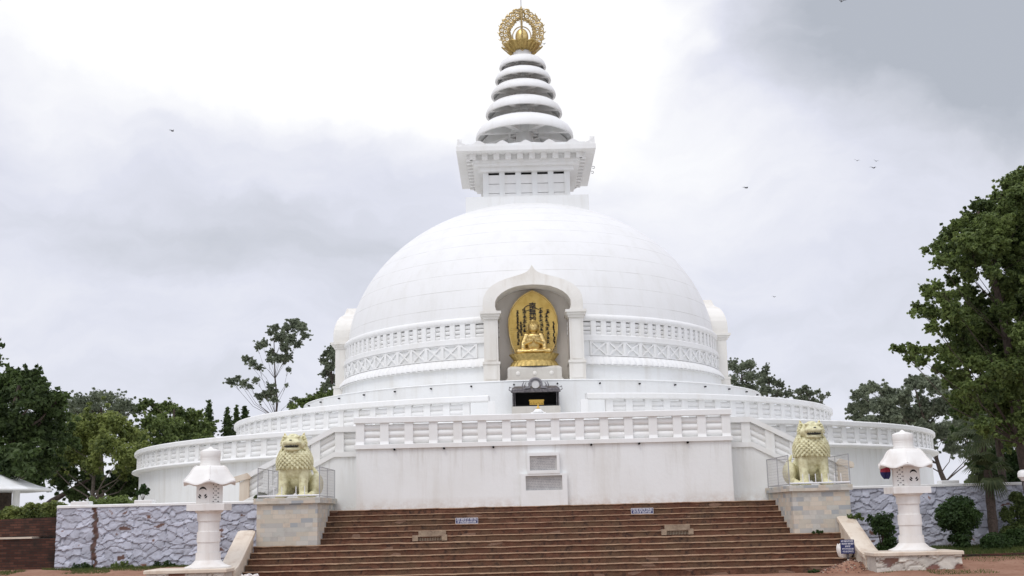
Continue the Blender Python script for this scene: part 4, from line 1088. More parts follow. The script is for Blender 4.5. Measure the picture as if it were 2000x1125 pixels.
def hexring(r, z, rot, n=6, per=8, bulge=0):
    pts = []
    for k in range(n):
        a0 = rot+2*PI*k/n; a1 = rot+2*PI*(k+1)/n; p0 = Vector((r*math.cos(a0), r*math.sin(a0))); p1 = Vector((r*math.cos(a1), r*math.sin(a1)))
        for q in range(per):
            u = q/per; p = p0.lerp(p1, u); out = ((p0+p1)/2).normalized(); p += out*bulge*math.sin(PI*u); pts.append((p.x, p.y, z))
    return pts
def lantern(x, s, label):
    t = thing('stone_lantern', label, 'lantern', (x, -25.45, .53), 0, 'stone lanterns flanking the steps')
    MB().lathe([(0, 0), (.60, 0), (.60, .035), (.52, .06), (.43, .10), (.37, .16), (.335, .20), (.325, .20), (.318, .40), (.295, .40)], 40).build('foot', M['lantern'], t)
    MB().lathe([(.285, .40), (.285, .66), (.305, .665), (.300, .93), (.272, .935), (.272, 1.20), (.300, 1.205), (.305, 1.40), (.36, 1.44)], 40, smooth=False).build('column', M['lantern'], t)
    rot = R(-90)+R(13)*(1 if s < 0 else -1)*1; rot = R(-90)+(R(13) if s < 0 else -R(13))
    b = MB()
    def layers(b, lay, per=8, smooth=False, capb=True, capt=True):
        n = 6*per; vs = []
        for r_, z, bu in lay: vs += hexring(r_, z, rot, 6, per, bu)
        fs = [(j*n+i, j*n+(i+1) % n, (j+1)*n+(i+1) % n, (j+1)*n+i) for j in range(len(lay)-1) for i in range(n)]
        if capb: fs.append(tuple(reversed(range(n))))
        if capt: fs.append(tuple((len(lay)-1)*n+i for i in range(n)))
        b.add(vs, fs, 0, smooth)
    layers(b, [(.40, 1.44, 0), (.42, 1.47, 0), (.42, 1.475, 0)], 1); 
    b.box(-.49, .49, -.42, .42, 1.475, 1.65, c=.012); b.build('platform', M['lantern'], t)
    b = MB(); layers(b, [(.385, 1.65, 0), (.385, 2.20, 0)], 1); fb = b.build('firebox', M['lantern'], t)
    # openings: crescent ring on one face, lattice on the next
    def face(k):
        a = rot+2*PI*(k+.5)/6; n = Vector((math.cos(a), math.sin(a), 0)); tn = Vector((-n.y, n.x, 0)); c = n*.385*math.cos(PI/6); return n, tn, c
    ks = (-1, 0) if s < 0 else (-0, -1)
    for k, kind in (((-1), 'ring' if s < 0 else 'lat'), (0, 'lat' if s < 0 else 'ring')):
        n, tn, c = face(k); b = MB()
        if tn.x < 0: tn = -tn
        def P(u, v, o=.003): return c+n*o+tn*u+Vector((0, 0, v))
        if kind == 'ring':
            for a0, a1, rr, w in ((25, 155, .115, .026), (205, 250, .115, .022), (290, 335, .115, .022), (215, 250, .165, .02), (290, 325, .165, .02)):
                pts = [(R(a0+(a1-a0)*i/10)) for i in range(11)]; vs = []
                for i, q in enumerate(pts):
                    ww = w*math.sin(PI*(i+.6)/11.2); vs += [P((rr-ww)*math.cos(q), 1.95+(rr-ww)*math.sin(q)), P((rr+ww)*math.cos(q), 1.95+(rr+ww)*math.sin(q))]
                b.add(vs, [(2*i, 2*i+1, 2*i+3, 2*i+2) for i in range(10)])
        else:
            for r_ in range(9):
                for cc in range(3):
                    if (r_+cc) % 2: 
                        continue
                    u = (cc-1)*.075; v = 1.70+r_*.055; d = .019; b.add([P(u-d, v), P(u, v-d), P(u+d, v), P(u, v+d)], [(0, 1, 2, 3)])
                for cc in range(2):
                    if (r_+cc) % 2:
                        u = (cc-.5)*.085; v = 1.70+r_*.055; d = .012; b.add([P(u-d, v), P(u, v-d), P(u+d, v), P(u, v+d)], [(0, 1, 2, 3)])
        b.build('carved_opening', M['dark'], fb)
        # raised panel border
        b = MB(); hw = .175
        for (u0, v0), (u1, v1) in (((-hw, 1.68), (hw, 1.68)), ((-hw, 2.17), (hw, 2.17)), ((-hw, 1.68), (-hw, 2.17)), ((hw, 1.68), (hw, 2.17))): b.tube([P(u0, v0, .0), P(u1, v1, .0)], .010, 4)
        b.build('panel_border', M['lantern'], fb)
    # roof with lifted corners
    b = MB(); per = 12; n = 6*per; vs = []
    lay = [(.50, 2.19, 0, 0), (.745, 2.155, .0, .035), (.765, 2.175, .0, .045), (.755, 2.21, .0, .045), (.70, 2.27, .01, .030), (.60, 2.40, .03, .012), (.52, 2.53, .03, 0), (.46, 2.60, .03, 0), (.38, 2.635, .02, 0), (.2, 2.645, 0, 0)]
    for r_, z, bu, lift in lay:
        for q, p in enumerate(hexring(r_, z, rot, 6, per, bu)):
            u = (q % per)/per; vs.append((p[0], p[1], p[2]+lift*math.cos(2*PI*u)))
    fs = [(j*n+i, j*n+(i+1) % n, (j+1)*n+(i+1) % n, (j+1)*n+i) for j in range(len(lay)-1) for i in range(n)]+[tuple(range(n))]
    b.add(vs, fs, 0, False); rf = b.build('roof', M['lantern'], t)
    b = MB()
    for k in range(6):
        a = rot+2*PI*k/6; pts = [(r_*1.0*math.cos(a), r_*math.sin(a), z+lift+.002) for r_, z, bu, lift in lay[3:9]]; b.tube(pts, .016, 5)
    b.build('ridge', M['lantern'], rf)
    MB().lathe([(.20, 2.62), (.275, 2.64), (.275, 2.69), (.255, 2.695), (.255, 2.81), (.262, 2.815), (.262, 2.835), (.25, 2.84), (.262, 2.86), (.262, 3.02), (.25, 3.04), (.16, 3.075), (.08, 3.09), (.05, 3.12), (.0, 3.15)], 36).build('finial', M['lantern'], t)
lantern(-8.98, -1, 'cream stone lantern on the left plinth'); lantern(9.43, 1, 'cream stone lantern on the right plinth')
# red and blue cloth hung behind the right lantern
b = MB(); vs = []
for j in range(9):
    for i in range(7):
        u = i/6; v = j/8; w = .13*math.sin(PI*(.15+.7*v)); vs.append(((u-.5)*w*2, .03*math.sin(u*9+v*4), -.36*v))
b.add(vs, [(j*7+i, j*7+i+1, (j+1)*7+i+1, (j+1)*7+i) for j in range(8) for i in range(6)], 0, True)
for q in range(24, 48): b.mi[q] = 1
o = b.build('hanging_cloth', [M['cloth_red'], M['cloth_blue']], None, (8.97, -25.22, 2.86-.10)); o.modifiers.new('s', 'SOLIDIFY').thickness = .02
tag(o, 'small red and dark blue cloth hanging at the back of the right lantern', 'cloth')

# ------------------------------------------------------------------ retaining walls
def retaining(x0, x1, seed, label, crack=None):
    t = thing('retaining_wall', label, 'wall')
    rubble_wall(x0, x1, -21.35, .1, 2.22, 'stone_face', t, seed=seed, depth=.32, crack=crack, cell=.22)
    MB().box(x0, x1, -21.42, -21.0, 2.22, 2.30, c=.02).build('coping', M['white2'], t)
retaining(-14.55, -8.3, 1, 'blue-grey painted rubble retaining wall behind the left lantern', crack=-13.40)
retaining(8.64, 22, 5, 'blue-grey painted rubble retaining wall behind the right lantern')
def brick_terrace():
    t = thing('brick_wall', 'dark weathered brick wall in two steps at the far left', 'wall')
    MB().box(-24, -14.57, -21.0, -20.2, .1, 1.35).build('lower_wall', M['brick'], t)
    MB().box(-24, -15.4, -21.04, -20.2, 1.35, 1.40).build('ledge', M['coping'], t)
    MB().prism([(-24, 1.40), (-14.57, 1.40), (-14.57, 1.98), (-24, 1.78)], -20.5, -19.6).build('upper_wall', M['brick'], t)
brick_terrace()
def slab(x, y, label, w=.55):
    o = MB().box(-w, w, -.2, .2, 0, .10, c=.015).build('coping_block', M['white2'], None, (x, y, 2.302)); MB  # on top of the wall
    tag(o, label, 'block', 'white blocks on the retaining walls')
pa = at(160, 984, -21.2); slab(pa.x, -21.2, 'low white block on the left wall near the dark brick wall', .26)
pa = at(283, 984, -21.2); slab(pa.x, -21.2, 'low white block under the potted shrub on the left wall', .26)
pa = at(1852, 945, -21.2); slab(pa.x, -21.2, 'low white block on the right wall beside the round bush', .26)

# ------------------------------------------------------------------ small things
def pot(x, y, z, label, r=.16, h=.20):
    t = thing('white_planter', label, 'planter', (x, y, z)); b = MB(); n = 32; vs = []
    prof = [(.62, 0), (.86, .18), (1.0, .45), (1.04, .66), (.98, .85), (.86, 1.0), (.74, .94), (.78, .7), (.5, .5)]
    for k, (r_, z_) in enumerate(prof):
        for i in range(n):
            a = 2*PI*i/n; sc = abs(math.sin(2.5*a)); rr = r*r_*(1+.05*sc); zz = z_*h*(1-(.22*(1-sc) if z_ > .8 else 0)); vs.append((rr*math.cos(a), rr*math.sin(a), zz))
    fs = [(j*n+i, j*n+(i+1) % n, (j+1)*n+(i+1) % n, (j+1)*n+i) for j in range(len(prof)-1) for i in range(n)]+[tuple(range(n)), tuple((len(prof)-1)*n+i for i in range(n))]
    b.add(vs, fs, 0, True); b.build('petal_bowl', M['lantern'], t)
    MB().lathe([(0, h*.56), (r*.6, h*.56)], 16).build('soil', M['brick'], t)
pot(-7.98, -25.0, 0.0, 'white lotus-shaped planter at the left foot of the steps', .24, .34)
pot(8.02, -24.16, .163*2, 'white planter on the steps behind the blue notice board', .21, .40)
def notice_board():
    t = thing('notice_board', 'dark blue notice board with white lettering on a post, right end of the steps', 'sign', (8.0, -24.52, .2))
    MB().box(-.03, .03, .01, .05, -.2, .32).build('post', M['iron'], t)
    MB().box(-.185, .185, -.012, .012, .26, .63, c=.003).build('board', M['blue_sign'], t)
    b = MB(); rd = random.Random(8)
    for k, (a, c) in enumerate(((-.16, .16), (-.155, .165), (-.07, .08), (-.15, .16), (-.14, .15))): glyphline(b, a, c, .585-.068*k, .050, rd, -.013, 4 if k != 2 else 1)
    b.build('lettering', M['sign_white'], t)
notice_board()
def rubble_pile():
    t = thing('rubble_pile', 'low heap of broken stone and earth in front of the blue notice board', 'rubble', (7.95, -25.0, 0))
    rd = random.Random(4); n = 40; vs = []
    for j in range(12):
        for i in range(n):
            a = 2*PI*i/n; u = j/11; r = u*(1+.12*noise.noise(Vector((math.cos(a), math.sin(a), 2)))); vs.append((.98*r*math.cos(a), .5*r*math.sin(a), .33*(1-u)**1.1*(1+.2*noise.noise(Vector((math.cos(a)*2*u, math.sin(a)*2*u, 8))))-.01))
    MB().add(vs, [(j*n+i, j*n+(i+1) % n, (j+1)*n+(i+1) % n, (j+1)*n+i) for j in range(11) for i in range(n)], 0, True).build('earth_heap', M['earth'], t)
    b = MB()
    for k in range(330):
        a = rd.uniform(0, 2*PI); u = math.sqrt(rd.random()); x, y = .95*u*math.cos(a), .48*u*math.sin(a); z = .33*(1-u)**1.1; s = rd.uniform(.012, .038)
        vs = [Vector((rd.uniform(-1, 1), rd.uniform(-1, 1), rd.uniform(-1, 1))).normalized()*s*rd.uniform(.7, 1.2) for _ in range(6)]
        q = [(s, 0, 0), (-s, 0, 0), (0, s*.8, 0), (0, -s*.8, 0), (0, 0, s*.7), (0, 0, -s*.7)]; rt = Matrix.Rotation(rd.uniform(0, 6), 3, 'Z') @ Matrix.Rotation(rd.uniform(0, 1), 3, 'X')
        q = [rt @ Vector([c*rd.uniform(.7, 1.3) for c in p])+Vector((x, y, z+s*.4)) for p in q]
        b.add(q, [(0, 2, 4), (2, 1, 4), (1, 3, 4), (3, 0, 4), (2, 0, 5), (1, 2, 5), (3, 1, 5), (0, 3, 5)], 0 if rd.random() < .72 else (1 if rd.random() < .6 else 2))
    o = b.build('stones', [mat('brown_stone', (.20, .115, .085), .9), mat('pale_stone', (.50, .44, .36), .9), mat('red_stone', (.33, .14, .10), .9)], t); o['kind'] = 'stuff'
rubble_pile()

# ------------------------------------------------------------------ vegetation
def leaf_quads(b, c, rad, n, size, rd, mi=0, shell=.45, droop=0, aspect=.55):
    """n leaves inside an ellipsoid, crowded towards its surface"""
    for _ in range(n):
        d = Vector((rd.gauss(0, 1), rd.gauss(0, 1), rd.gauss(0, 1)))
        if d.length < 1e-6: continue
        d.normalize(); q = rd.random()**shell; p = Vector((c[0]+d.x*rad[0]*q, c[1]+d.y*rad[1]*q, c[2]+d.z*rad[2]*q))
        nrm = (d+Vector((rd.gauss(0, .55), rd.gauss(0, .55), rd.gauss(.35, .55)))).normalized()
        a = nrm.cross(Vector((rd.gauss(0, 1), rd.gauss(0, 1), rd.gauss(0, 1))))
        if a.length < 1e-5: continue
        a.normalize(); e = nrm.cross(a); s = size*rd.uniform(.45, 1.5); w = s*aspect
        tip = a*s*.5; o = len(b.v)
        b.v += [tuple(p-tip), tuple(p+e*w*.5+nrm*s*.06), tuple(p+tip-nrm*s*.1), tuple(p-e*w*.5+nrm*s*.06)]
        b.f.append((o, o+1, o+2, o+3)); b.mi.append(mi); b.sm.append(False)
def tree(name, label, cat, base, clumps, leaf, nleaf, size, bark='bark', trunk_r=.25, group=None, seed=1, fork=.45, sub=6, depth=1.0, shell=.45, limbs=True, aspect=.55, subr=.52, limb_r=.40):
    """clumps: list of (x, y, z, r)"""
    rd = random.Random(seed); base = Vector(base); t = thing(name, label, cat, base, 0, group); size *= .80; nleaf = int(nleaf*1.4)
    cl = [(Vector(c[:3])-base, c[3]) for c in clumps]
    tw = MB(); cx = sum((c[0] for c in cl), Vector())/len(cl); topz = max(c[0].z for c in cl)
    f = Vector((cx.x*.35, cx.y*.35, topz*fork))
    tip = Vector((cx.x*.9, cx.y*.9, topz*.92))
    spine = []
    for i in range(9):
        u = i/8; p = (f*(u/.5)) if u <= .5 else f.lerp(tip, (u-.5)/.5)
        p = p+Vector((rd.gauss(0, .04), rd.gauss(0, .04), 0))*topz*.10*(1 if i else 0); spine.append(p)
    spine[0] = Vector((0, 0, -.3)); tw.tube(spine, [trunk_r*(1.35 if i == 0 else 1)*(1-.78*i/8) for i in range(9)], 9)
    if limbs:
        for c, r in cl:
            k = min(range(2, 8), key=lambda i: abs(spine[i].z-(c.z-.55*math.hypot(c.x-spine[i].x, c.y-spine[i].y)-.1*topz)))
            if len(cl) > 80 and rd.random() < .55: continue
            s0 = spine[k]; mid = s0.lerp(c, .5)+Vector((rd.gauss(0, .06), rd.gauss(0, .06), -.05+rd.gauss(0, .05)))*(c-s0).length
            rr = trunk_r*(1-.78*k/8)*limb_r; tw.tube([s0, s0.lerp(mid, .5)+Vector((0, 0, .02)), mid, mid.lerp(c, .6), c+Vector((0, 0, r*.3))], [rr, rr*.8, rr*.6, rr*.42, rr*.12], 6)
            for _ in range(3):
                d = Vector((rd.gauss(0, 1), rd.gauss(0, 1), rd.gauss(.2, .7))).normalized()*r*.8; m = mid.lerp(c, .6); tw.tube([m, m.lerp(c+d, .5), c+d], [rr*.35, rr*.22, rr*.06], 5)
    tw.build('trunk', M[bark], t)
    fb = MB(); tot = sum(r**2 for _, r in cl)
    for c, r in cl:
        n = int(nleaf*r*r/tot*1.25); m = sub*2+4
        leaf_quads(fb, c, (r*.85, r*.85*depth, r*.70), n//3, size, rd, shell=.6, aspect=aspect)
        for _ in range(m):      # leafy twigs running outwards and drooping at their ends
            d = Vector((rd.gauss(0, 1), rd.gauss(0, 1), rd.gauss(.15, .7))).normalized(); ln = r*rd.uniform(.8, 1.45); k = max(1, int(n*2/(3*m)))
            sway = Vector((rd.gauss(0, .2), rd.gauss(0, .2), rd.uniform(-.35, .15)))
            for q in range(3):
                u = .35+.3*q; cc = c+(d+sway*u)*ln*u; sr = r*subr*(.62-.17*q)
                leaf_quads(fb, cc, (sr, sr, sr*.75), max(1, k//3), size, rd, shell=.8, aspect=aspect)
    fb.build('crown', M[leaf], t, fix=False)
    return t
def C(lst, Y, spread, seed=0, back=1):
    """clumps from outline marks, each given its own depth round Y"""
    rd = random.Random(seed); out = []
    for x, y, r in lst:
        yy = Y+rd.uniform(-spread, spread); p = at(x, y, yy); out.append((p.x, p.y, p.z, r*(yy+57)/F_PX))
    return out
def base_at(x, Y, z=1.9): p = at(x, 900, Y); return (p.x, Y, z)

G = 'trees on the hilltop behind the terraces'
tree('broadleaf_tree', 'dark dense tree at the far left edge above the pavilion', 'tree', base_at(10, -10), C([(-60, 800, 60), (-20, 760, 45), (30, 765, 42), (75, 775, 38), (105, 800, 32), (20, 830, 60), (75, 840, 55), (110, 850, 32), (-40, 880, 60), (30, 900, 50), (85, 905, 40), (60, 740, 26), (20, 738, 24), (-90, 850, 60), (118, 775, 16)], -10, 2.2, 1), 'leaf_dark', 26000, .26, trunk_r=.35, group=G, seed=1)
tree('broadleaf_tree', 'tall dark tree whose branch tip shows at the left edge', 'tree', base_at(-60, 0), C([(-40, 740, 50), (-8, 700, 14), (-80, 700, 60), (-60, 780, 50), (-4, 712, 9)], 0, 1, 2), 'leaf_dark', 5000, .25, group=G, seed=2)
tree('broadleaf_tree', 'bright yellow-green tree with exposed spreading limbs behind the left wall', 'tree', base_at(185, 1), C([(130, 850, 36), (165, 830, 36), (215, 825, 34), (250, 850, 32), (150, 880, 34), (205, 870, 36), (245, 890, 34), (110, 890, 32), (180, 905, 26), (270, 880, 24), (120, 925, 22), (245, 925, 20), (100, 850, 22), (190, 850, 40), (265, 915, 20), (95, 905, 22)], 1, 2.0, 3), 'leaf_yellow', 26000, .19, bark='bark_pale', trunk_r=.16, group=G, seed=3, fork=.28)
tree('leafy_tree', 'thin grey-green tree tops rising behind the yellow-green tree', 'tree', base_at(200, 9), C([(140, 790, 20), (165, 785, 22), (192, 776, 22), (215, 778, 20), (240, 790, 22), (262, 802, 14), (180, 800, 30), (225, 805, 28), (150, 810, 24)], 9, 1.5, 4), 'leaf_grey', 7000, .17, group=G, seed=4, shell=.8)
tree('broadleaf_tree', 'dark green spiky-topped tree left of the columnar trees', 'tree', base_at(340, 8), C([(275, 795, 14), (290, 785, 11), (310, 800, 18), (333, 798, 18), (355, 812, 22), (380, 812, 18), (300, 830, 30), (340, 835, 32), (375, 840, 30), (400, 838, 22), (270, 850, 26), (320, 865, 34), (370, 870, 34), (410, 865, 22), (283, 883, 30), (345, 900, 34), (395, 900, 30)], 8, 2, 5), 'leaf_mid', 21000, .20, group=G, seed=5)
tree('broadleaf_tree', 'shadowy low tree mass behind the left retaining wall', 'tree', base_at(60, 2), C([(120, 930, 34), (180, 940, 34), (240, 940, 36), (290, 940, 34), (60, 935, 30), (20, 940, 26), (150, 965, 22), (230, 965, 26), (280, 968, 22), (330, 930, 34)], 2, 2, 6), 'leaf_dark', 17000, .22, group=G, seed=6, limbs=False)
for i, (x, y0, y1, w, lab) in enumerate(((408, 782, 860, 9.5, 'tallest dark columnar tree beside the spiky-topped tree'), (444, 796, 860, 10, 'dark columnar tree, leftmost of the three near the balustrade end'), (462, 790, 840, 6.5, 'slim dark columnar tree, middle of the three near the balustrade end'), (478, 792, 835, 8, 'short dark columnar tree, nearest the balustrade end'))):
    n = 16; cl = []
    for k in range(n): u = k/(n-1); cl.append((x+math.sin(k*2.3+i)*1.2, y0+3+(y1+20-y0)*u, w*(.42+.72*min(1, u*2.0))))
    tree('columnar_tree', lab, 'tree', base_at(x, 20+i), C(cl, 20+i, .2, 8+i), 'leaf_dark', 3600, .20, trunk_r=.12, group='columnar trees left of the terraces', seed=20+i, limbs=False, sub=5, subr=.6)
tree('slender_tree', 'sparse slender tree with bare forked branches left of the dome', 'tree', base_at(546, 18), C([(577, 632, 15), (560, 640, 12), (590, 640, 12), (597, 655, 9), (538, 640, 11), (528, 650, 8), (550, 658, 16), (570, 662, 13), (555, 680, 12), (513, 672, 11), (503, 678, 7), (580, 672, 9), (530, 690, 9), (545, 700, 13), (560, 700, 11), (528, 702, 9), (480, 702, 9), (493, 709, 10), (505, 718, 8), (562, 722, 5), (452, 745, 10), (463, 740, 8), (475, 748, 9), (488, 755, 7), (500, 742, 7), (528, 755, 9), (520, 770, 12), (508, 775, 10), (535, 765, 8), (536, 780, 8), (560, 752, 4), (568, 790, 8), (575, 778, 6)], 18, 1.2, 9), 'leaf_grey', 10500, .19, bark='bark', trunk_r=.11, group=G, seed=9, fork=.50, sub=5, shell=.9, subr=.85, limb_r=.3)
tree('broadleaf_tree', 'tall narrow tree partly hidden by the left side shrine', 'tree', base_at(660, 16), C([(640, 690, 12), (652, 682, 12), (632, 705, 9), (645, 715, 14), (635, 728, 10), (650, 740, 14), (637, 752, 9), (660, 700, 20), (632, 762, 9), (660, 760, 18)], 16, 1, 10), 'leaf_grey', 4600, .20, group=G, seed=10, shell=.8)
tree('broadleaf_tree', 'low rounded dark tree showing above the rail left of the dome', 'tree', base_at(610, 14), C([(590, 785, 12), (608, 778, 13), (625, 772, 12), (643, 775, 13), (600, 795, 16), (630, 790, 18), (572, 795, 8), (650, 768, 10)], 14, 1, 11), 'leaf_mid', 5200, .17, group=G, seed=11)
for i, (lst, lab) in enumerate((
    ([(1430, 712, 12), (1440, 720, 14), (1432, 740, 16), (1455, 715, 13), (1468, 712, 12), (1465, 735, 18), (1445, 755, 18), (1470, 760, 16)], 'tallest hazy green tree beside the right side shrine'),
    ([(1497, 718, 7), (1492, 730, 10), (1500, 742, 11), (1485, 745, 12), (1495, 762, 15), (1515, 748, 9), (1526, 752, 8), (1520, 768, 12), (1540, 770, 10), (1508, 782, 12)], 'pointed hazy green tree, second from the right side shrine'),
    ([(1572, 758, 9), (1562, 765, 9), (1582, 768, 10), (1570, 780, 13), (1590, 785, 11), (1555, 785, 12), (1606, 775, 7), (1617, 770, 5), (1602, 790, 8), (1598, 765, 5)], 'small hazy green tree above the end of the right balustrade'))):
    tree('broadleaf_tree', lab, 'tree', base_at(lst[3][0], 22+3*i), C(lst, 22+3*i, 1.2, 30+i), 'leaf_grey', 5200, .19, group='trees behind the right balustrade', seed=30+i, shell=.7, sub=5)
tree('broadleaf_tree', 'broad grey-green tree behind the right end of the terrace', 'tree', base_at(1850, 14), C([(1675, 770, 14), (1690, 760, 14), (1708, 757, 14), (1730, 765, 16), (1665, 800, 15), (1690, 790, 22), (1720, 790, 26), (1760, 775, 26), (1785, 748, 20), (1805, 745, 20), (1830, 755, 24), (1675, 815, 14), (1740, 815, 26), (1780, 810, 28), (1815, 800, 30), (1855, 790, 34), (1850, 840, 30), (1890, 820, 34), (1820, 845, 22), (1800, 835, 20), (1930, 850, 34), (1700, 822, 18), (1860, 875, 18), (1905, 880, 20), (1960, 830, 40)], 14, 2.2, 40), 'leaf_grey', 42000, .22, bark='bark', group=G, seed=40, fork=.3, shell=.6, trunk_r=.20, subr=.68, limb_r=.25)
# the big tree on the right, in front of the wall
BT = [(1985, 350, 26), (1965, 355, 16), (2000, 380, 40), (1950, 385, 20), (1925, 400, 18), (1905, 400, 12), (1965, 415, 38), (1930, 435, 34), (1895, 430, 26), (1870, 445, 20), (1850, 460, 20), (1830, 480, 16), (1808, 488, 9), (1855, 490, 26), (1895, 475, 34), (1940, 480, 36), (1985, 470, 40), (1835, 510, 14), (1880, 520, 22), (1985, 520, 30), (1940, 530, 18), (1860, 550, 16), (1830, 558, 14), (1805, 562, 9), (1815, 575, 14), (1845, 580, 20), (1890, 570, 22), (1795, 602, 14), (1782, 610, 8), (1820, 610, 22), (1860, 610, 28), (1905, 605, 30), (1950, 585, 26), (1990, 590, 34), (1820, 640, 15), (1860, 645, 24), (1910, 645, 30), (1960, 640, 34), (2000, 650, 36), (1760, 682, 12), (1745, 678, 7), (1785, 685, 15), (1815, 685, 16), (1850, 685, 22), (1890, 690, 28), (1935, 700, 32), (1980, 700, 36), (1775, 700, 10), (1800, 705, 12), (1840, 720, 16), (1880, 735, 24), (1925, 750, 28), (1970, 760, 34), (2010, 770, 34), (1900, 775, 16), (1860, 745, 12), (1950, 800, 22), (1995, 820, 26), (2050, 450, 60), (2060, 560, 60), (2070, 680, 60), (2090, 380, 50), (2060, 780, 40)]
BT2 = [(x+dx, y+dy, r*.9) for x, y, r in BT if x > 1835 for dx, dy in ((14, 22),)]
BT2 += [(1790, 700, 9), (1870, 775, 18), (1890, 800, 20), (1925, 830, 24), (1975, 850, 30), (1900, 660, 34), (1940, 620, 34), (1960, 560, 34), (1975, 690, 40), (1950, 440, 40), (1930, 500, 30)]
tree('broadleaf_tree', 'large leafy green tree filling the right edge in front of the wall', 'tree', (14.05, -22.4, .35), C(BT+BT2, -22.2, 1.9, 41), 'leaf_mid', 120000, .135, bark='bark', trunk_r=.20, seed=41, fork=.55, sub=7, shell=.55, aspect=.7, subr=.55, limb_r=.15)
tree('broadleaf_tree', 'dark shaded tree behind the fan palms at the right edge', 'tree', base_at(1990, -14), C([(1890, 800, 30), (1930, 790, 34), (1975, 800, 38), (1905, 840, 28), (1950, 845, 34), (1995, 850, 36), (1940, 890, 22), (1985, 900, 30), (1880, 770, 26), (2010, 770, 40), (1870, 850, 16), (1905, 905, 14)], -14, 1.8, 44), 'leaf_dark', 15000, .19, group=G, seed=44, trunk_r=.25, limb_r=.25)
def palm(x, y, z, h, label, n=22, L=1.25, seed=1, lean=0, r=.11):
    rd = random.Random(seed); t = thing('fan_palm', label, 'palm', (x, y, z), 0, 'fan palms at the right edge'); b = MB()
    pts = [(lean*(i/8)**2, 0, h*i/8-.1) for i in range(9)]; b.tube(pts, [r*(1.1-.25*i/8)*(1+.12*(i % 2)) for i in range(9)], 9); b.build('trunk', M['bark'], t)
    top = Vector((lean, 0, h-.1)); b = MB(); st = MB()
    for k in range(n):
        a = rd.uniform(0, 2*PI); el = rd.uniform(-.9, 1.0); d = Vector((math.cos(a)*math.cos(el), math.sin(a)*math.cos(el), math.sin(el))); hub = top+d*L*rd.uniform(.35, .5)+Vector((0, 0, -.05)); st.tube([top, top.lerp(hub, .6)+Vector((0, 0, .05)), hub], .012, 4)
        side = d.cross(Vector((0, 0, 1))).normalized(); upv = side.cross(d).normalized(); m = 16
        for q in range(m):
            ph = R(-80+160*q/(m-1)); dr = (d*math.cos(ph)+side*math.sin(ph)); ln = L*.62*(.75+.25*math.cos(ph)); w = .028
            p1 = hub+dr*ln*.55+upv*.03; p2 = hub+dr*ln+Vector((0, 0, -.22*ln-.08)); e = dr.cross(upv).normalized()*w
            o = len(b.v); b.v += [tuple(hub), tuple(p1+e), tuple(p2), tuple(p1-e)]; b.f.append((o, o+1, o+2, o+3)); b.mi.append(0); b.sm.append(False)
    st.build('leaf_stalks', M['leaf_palm'], t, fix=False); b.build('fronds', M['leaf_palm'], t, fix=False)
pp = at(1938, 1010, -22.3); palm(pp.x, -22.3, .4, 2.35, 'small fan palm with drooping fronds in front of the right wall', 20, .85, 1, 0, .13)
pp = at(1932, 1000, -18.5); palm(pp.x, -18.5, 1.97, 2.0, 'taller fan palm above the right wall beside the white terrace', 22, 1.05, 2)
pp = at(1965, 1000, -20.6); palm(pp.x, -20.6, 1.97, 2.5, 'fan palm half hidden in the foliage at the right edge', 22, 1.15, 3)
def bush(name, label, x, y, z, blobs, leaf, n, size, seed=1, group=None, cat='bush', stem=.03):
    rd = random.Random(seed); t = thing(name, label, cat, (x, y, z), 0, group); b = MB(); s = MB()
    tot = sum(r*r for *_, r in blobs)
    for bx_, by_, bz_, r in blobs:
        leaf_quads(b, (bx_, by_, bz_), (r, r*.9, r*.85), int(n*r*r/tot), size, rd, shell=.4)
        for _ in range(5):
            d = Vector((rd.gauss(0, 1), rd.gauss(0, 1), rd.gauss(.3, .7))).normalized()*r*.9; leaf_quads(b, (bx_+d.x, by_+d.y, bz_+d.z), (r*.3,)*3, int(n*r*r/tot/14), size, rd, shell=.7)
        s.tube([(0, 0, -.05), (bx_*.4, by_*.4, bz_*.5), (bx_, by_, bz_)], [stem, stem*.7, stem*.3], 5)
    s.build('stems', M['bark'], t); b.build('foliage', M[leaf], t, fix=False)
pp = at(1876, 1050, -22.6); bush('topiary_bush', 'clipped dark round bush on a narrow base before the right wall', pp.x, -22.6, .38, [(-.02, 0, .98, .54), (-.36, .05, 1.02, .30), (.10, 0, 1.38, .24), (-.22, 0, .9, .40), (.26, 0, .9, .40), (0, 0, .40, .33), (.02, 0, .12, .26), (0, 0, 1.15, .42)], 'leaf_bush', 11000, .075, 1)
pp = at(1943, 1060, -23.0); bush('low_bush', 'low rounded dark bush at the foot of the small fan palm', pp.x, -23.0, .35, [(0, 0, .26, .34), (-.2, 0, .2, .24), (.22, 0, .22, .26)], 'leaf_bush', 4500, .07, 2)
pp = at(1992, 1050, -22.6); bush('low_bush', 'dark ragged bush at the bottom right edge by the tree trunk', pp.x, -22.6, .38, [(0, 0, .3, .36), (.3, 0, .3, .4)], 'leaf_bush', 4000, .08, 3)
pp = at(1722, 1055, -23.2); bush('leafy_shrub', 'thin leafy shrub between the right pedestal and right lantern', pp.x, -23.2, .3, [(-.12, 0, .98, .24), (.10, 0, 1.02, .28), (.02, 0, .78, .26), (.22, 0, .72, .20), (.2, 0, .45, .22), (.05, 0, .22, .24), (.3, 0, .2, .22)], 'leaf_bush', 2600, .085, 4)
pp = at(1908, 935, -19.8); bush('round_bush', 'small round green bush above the right wall', pp.x, -19.8, 1.97, [(0, 0, .42, .26), (-.2, 0, .36, .18), (.18, 0, .38, .2)], 'leaf_mid', 2200, .07, 5)
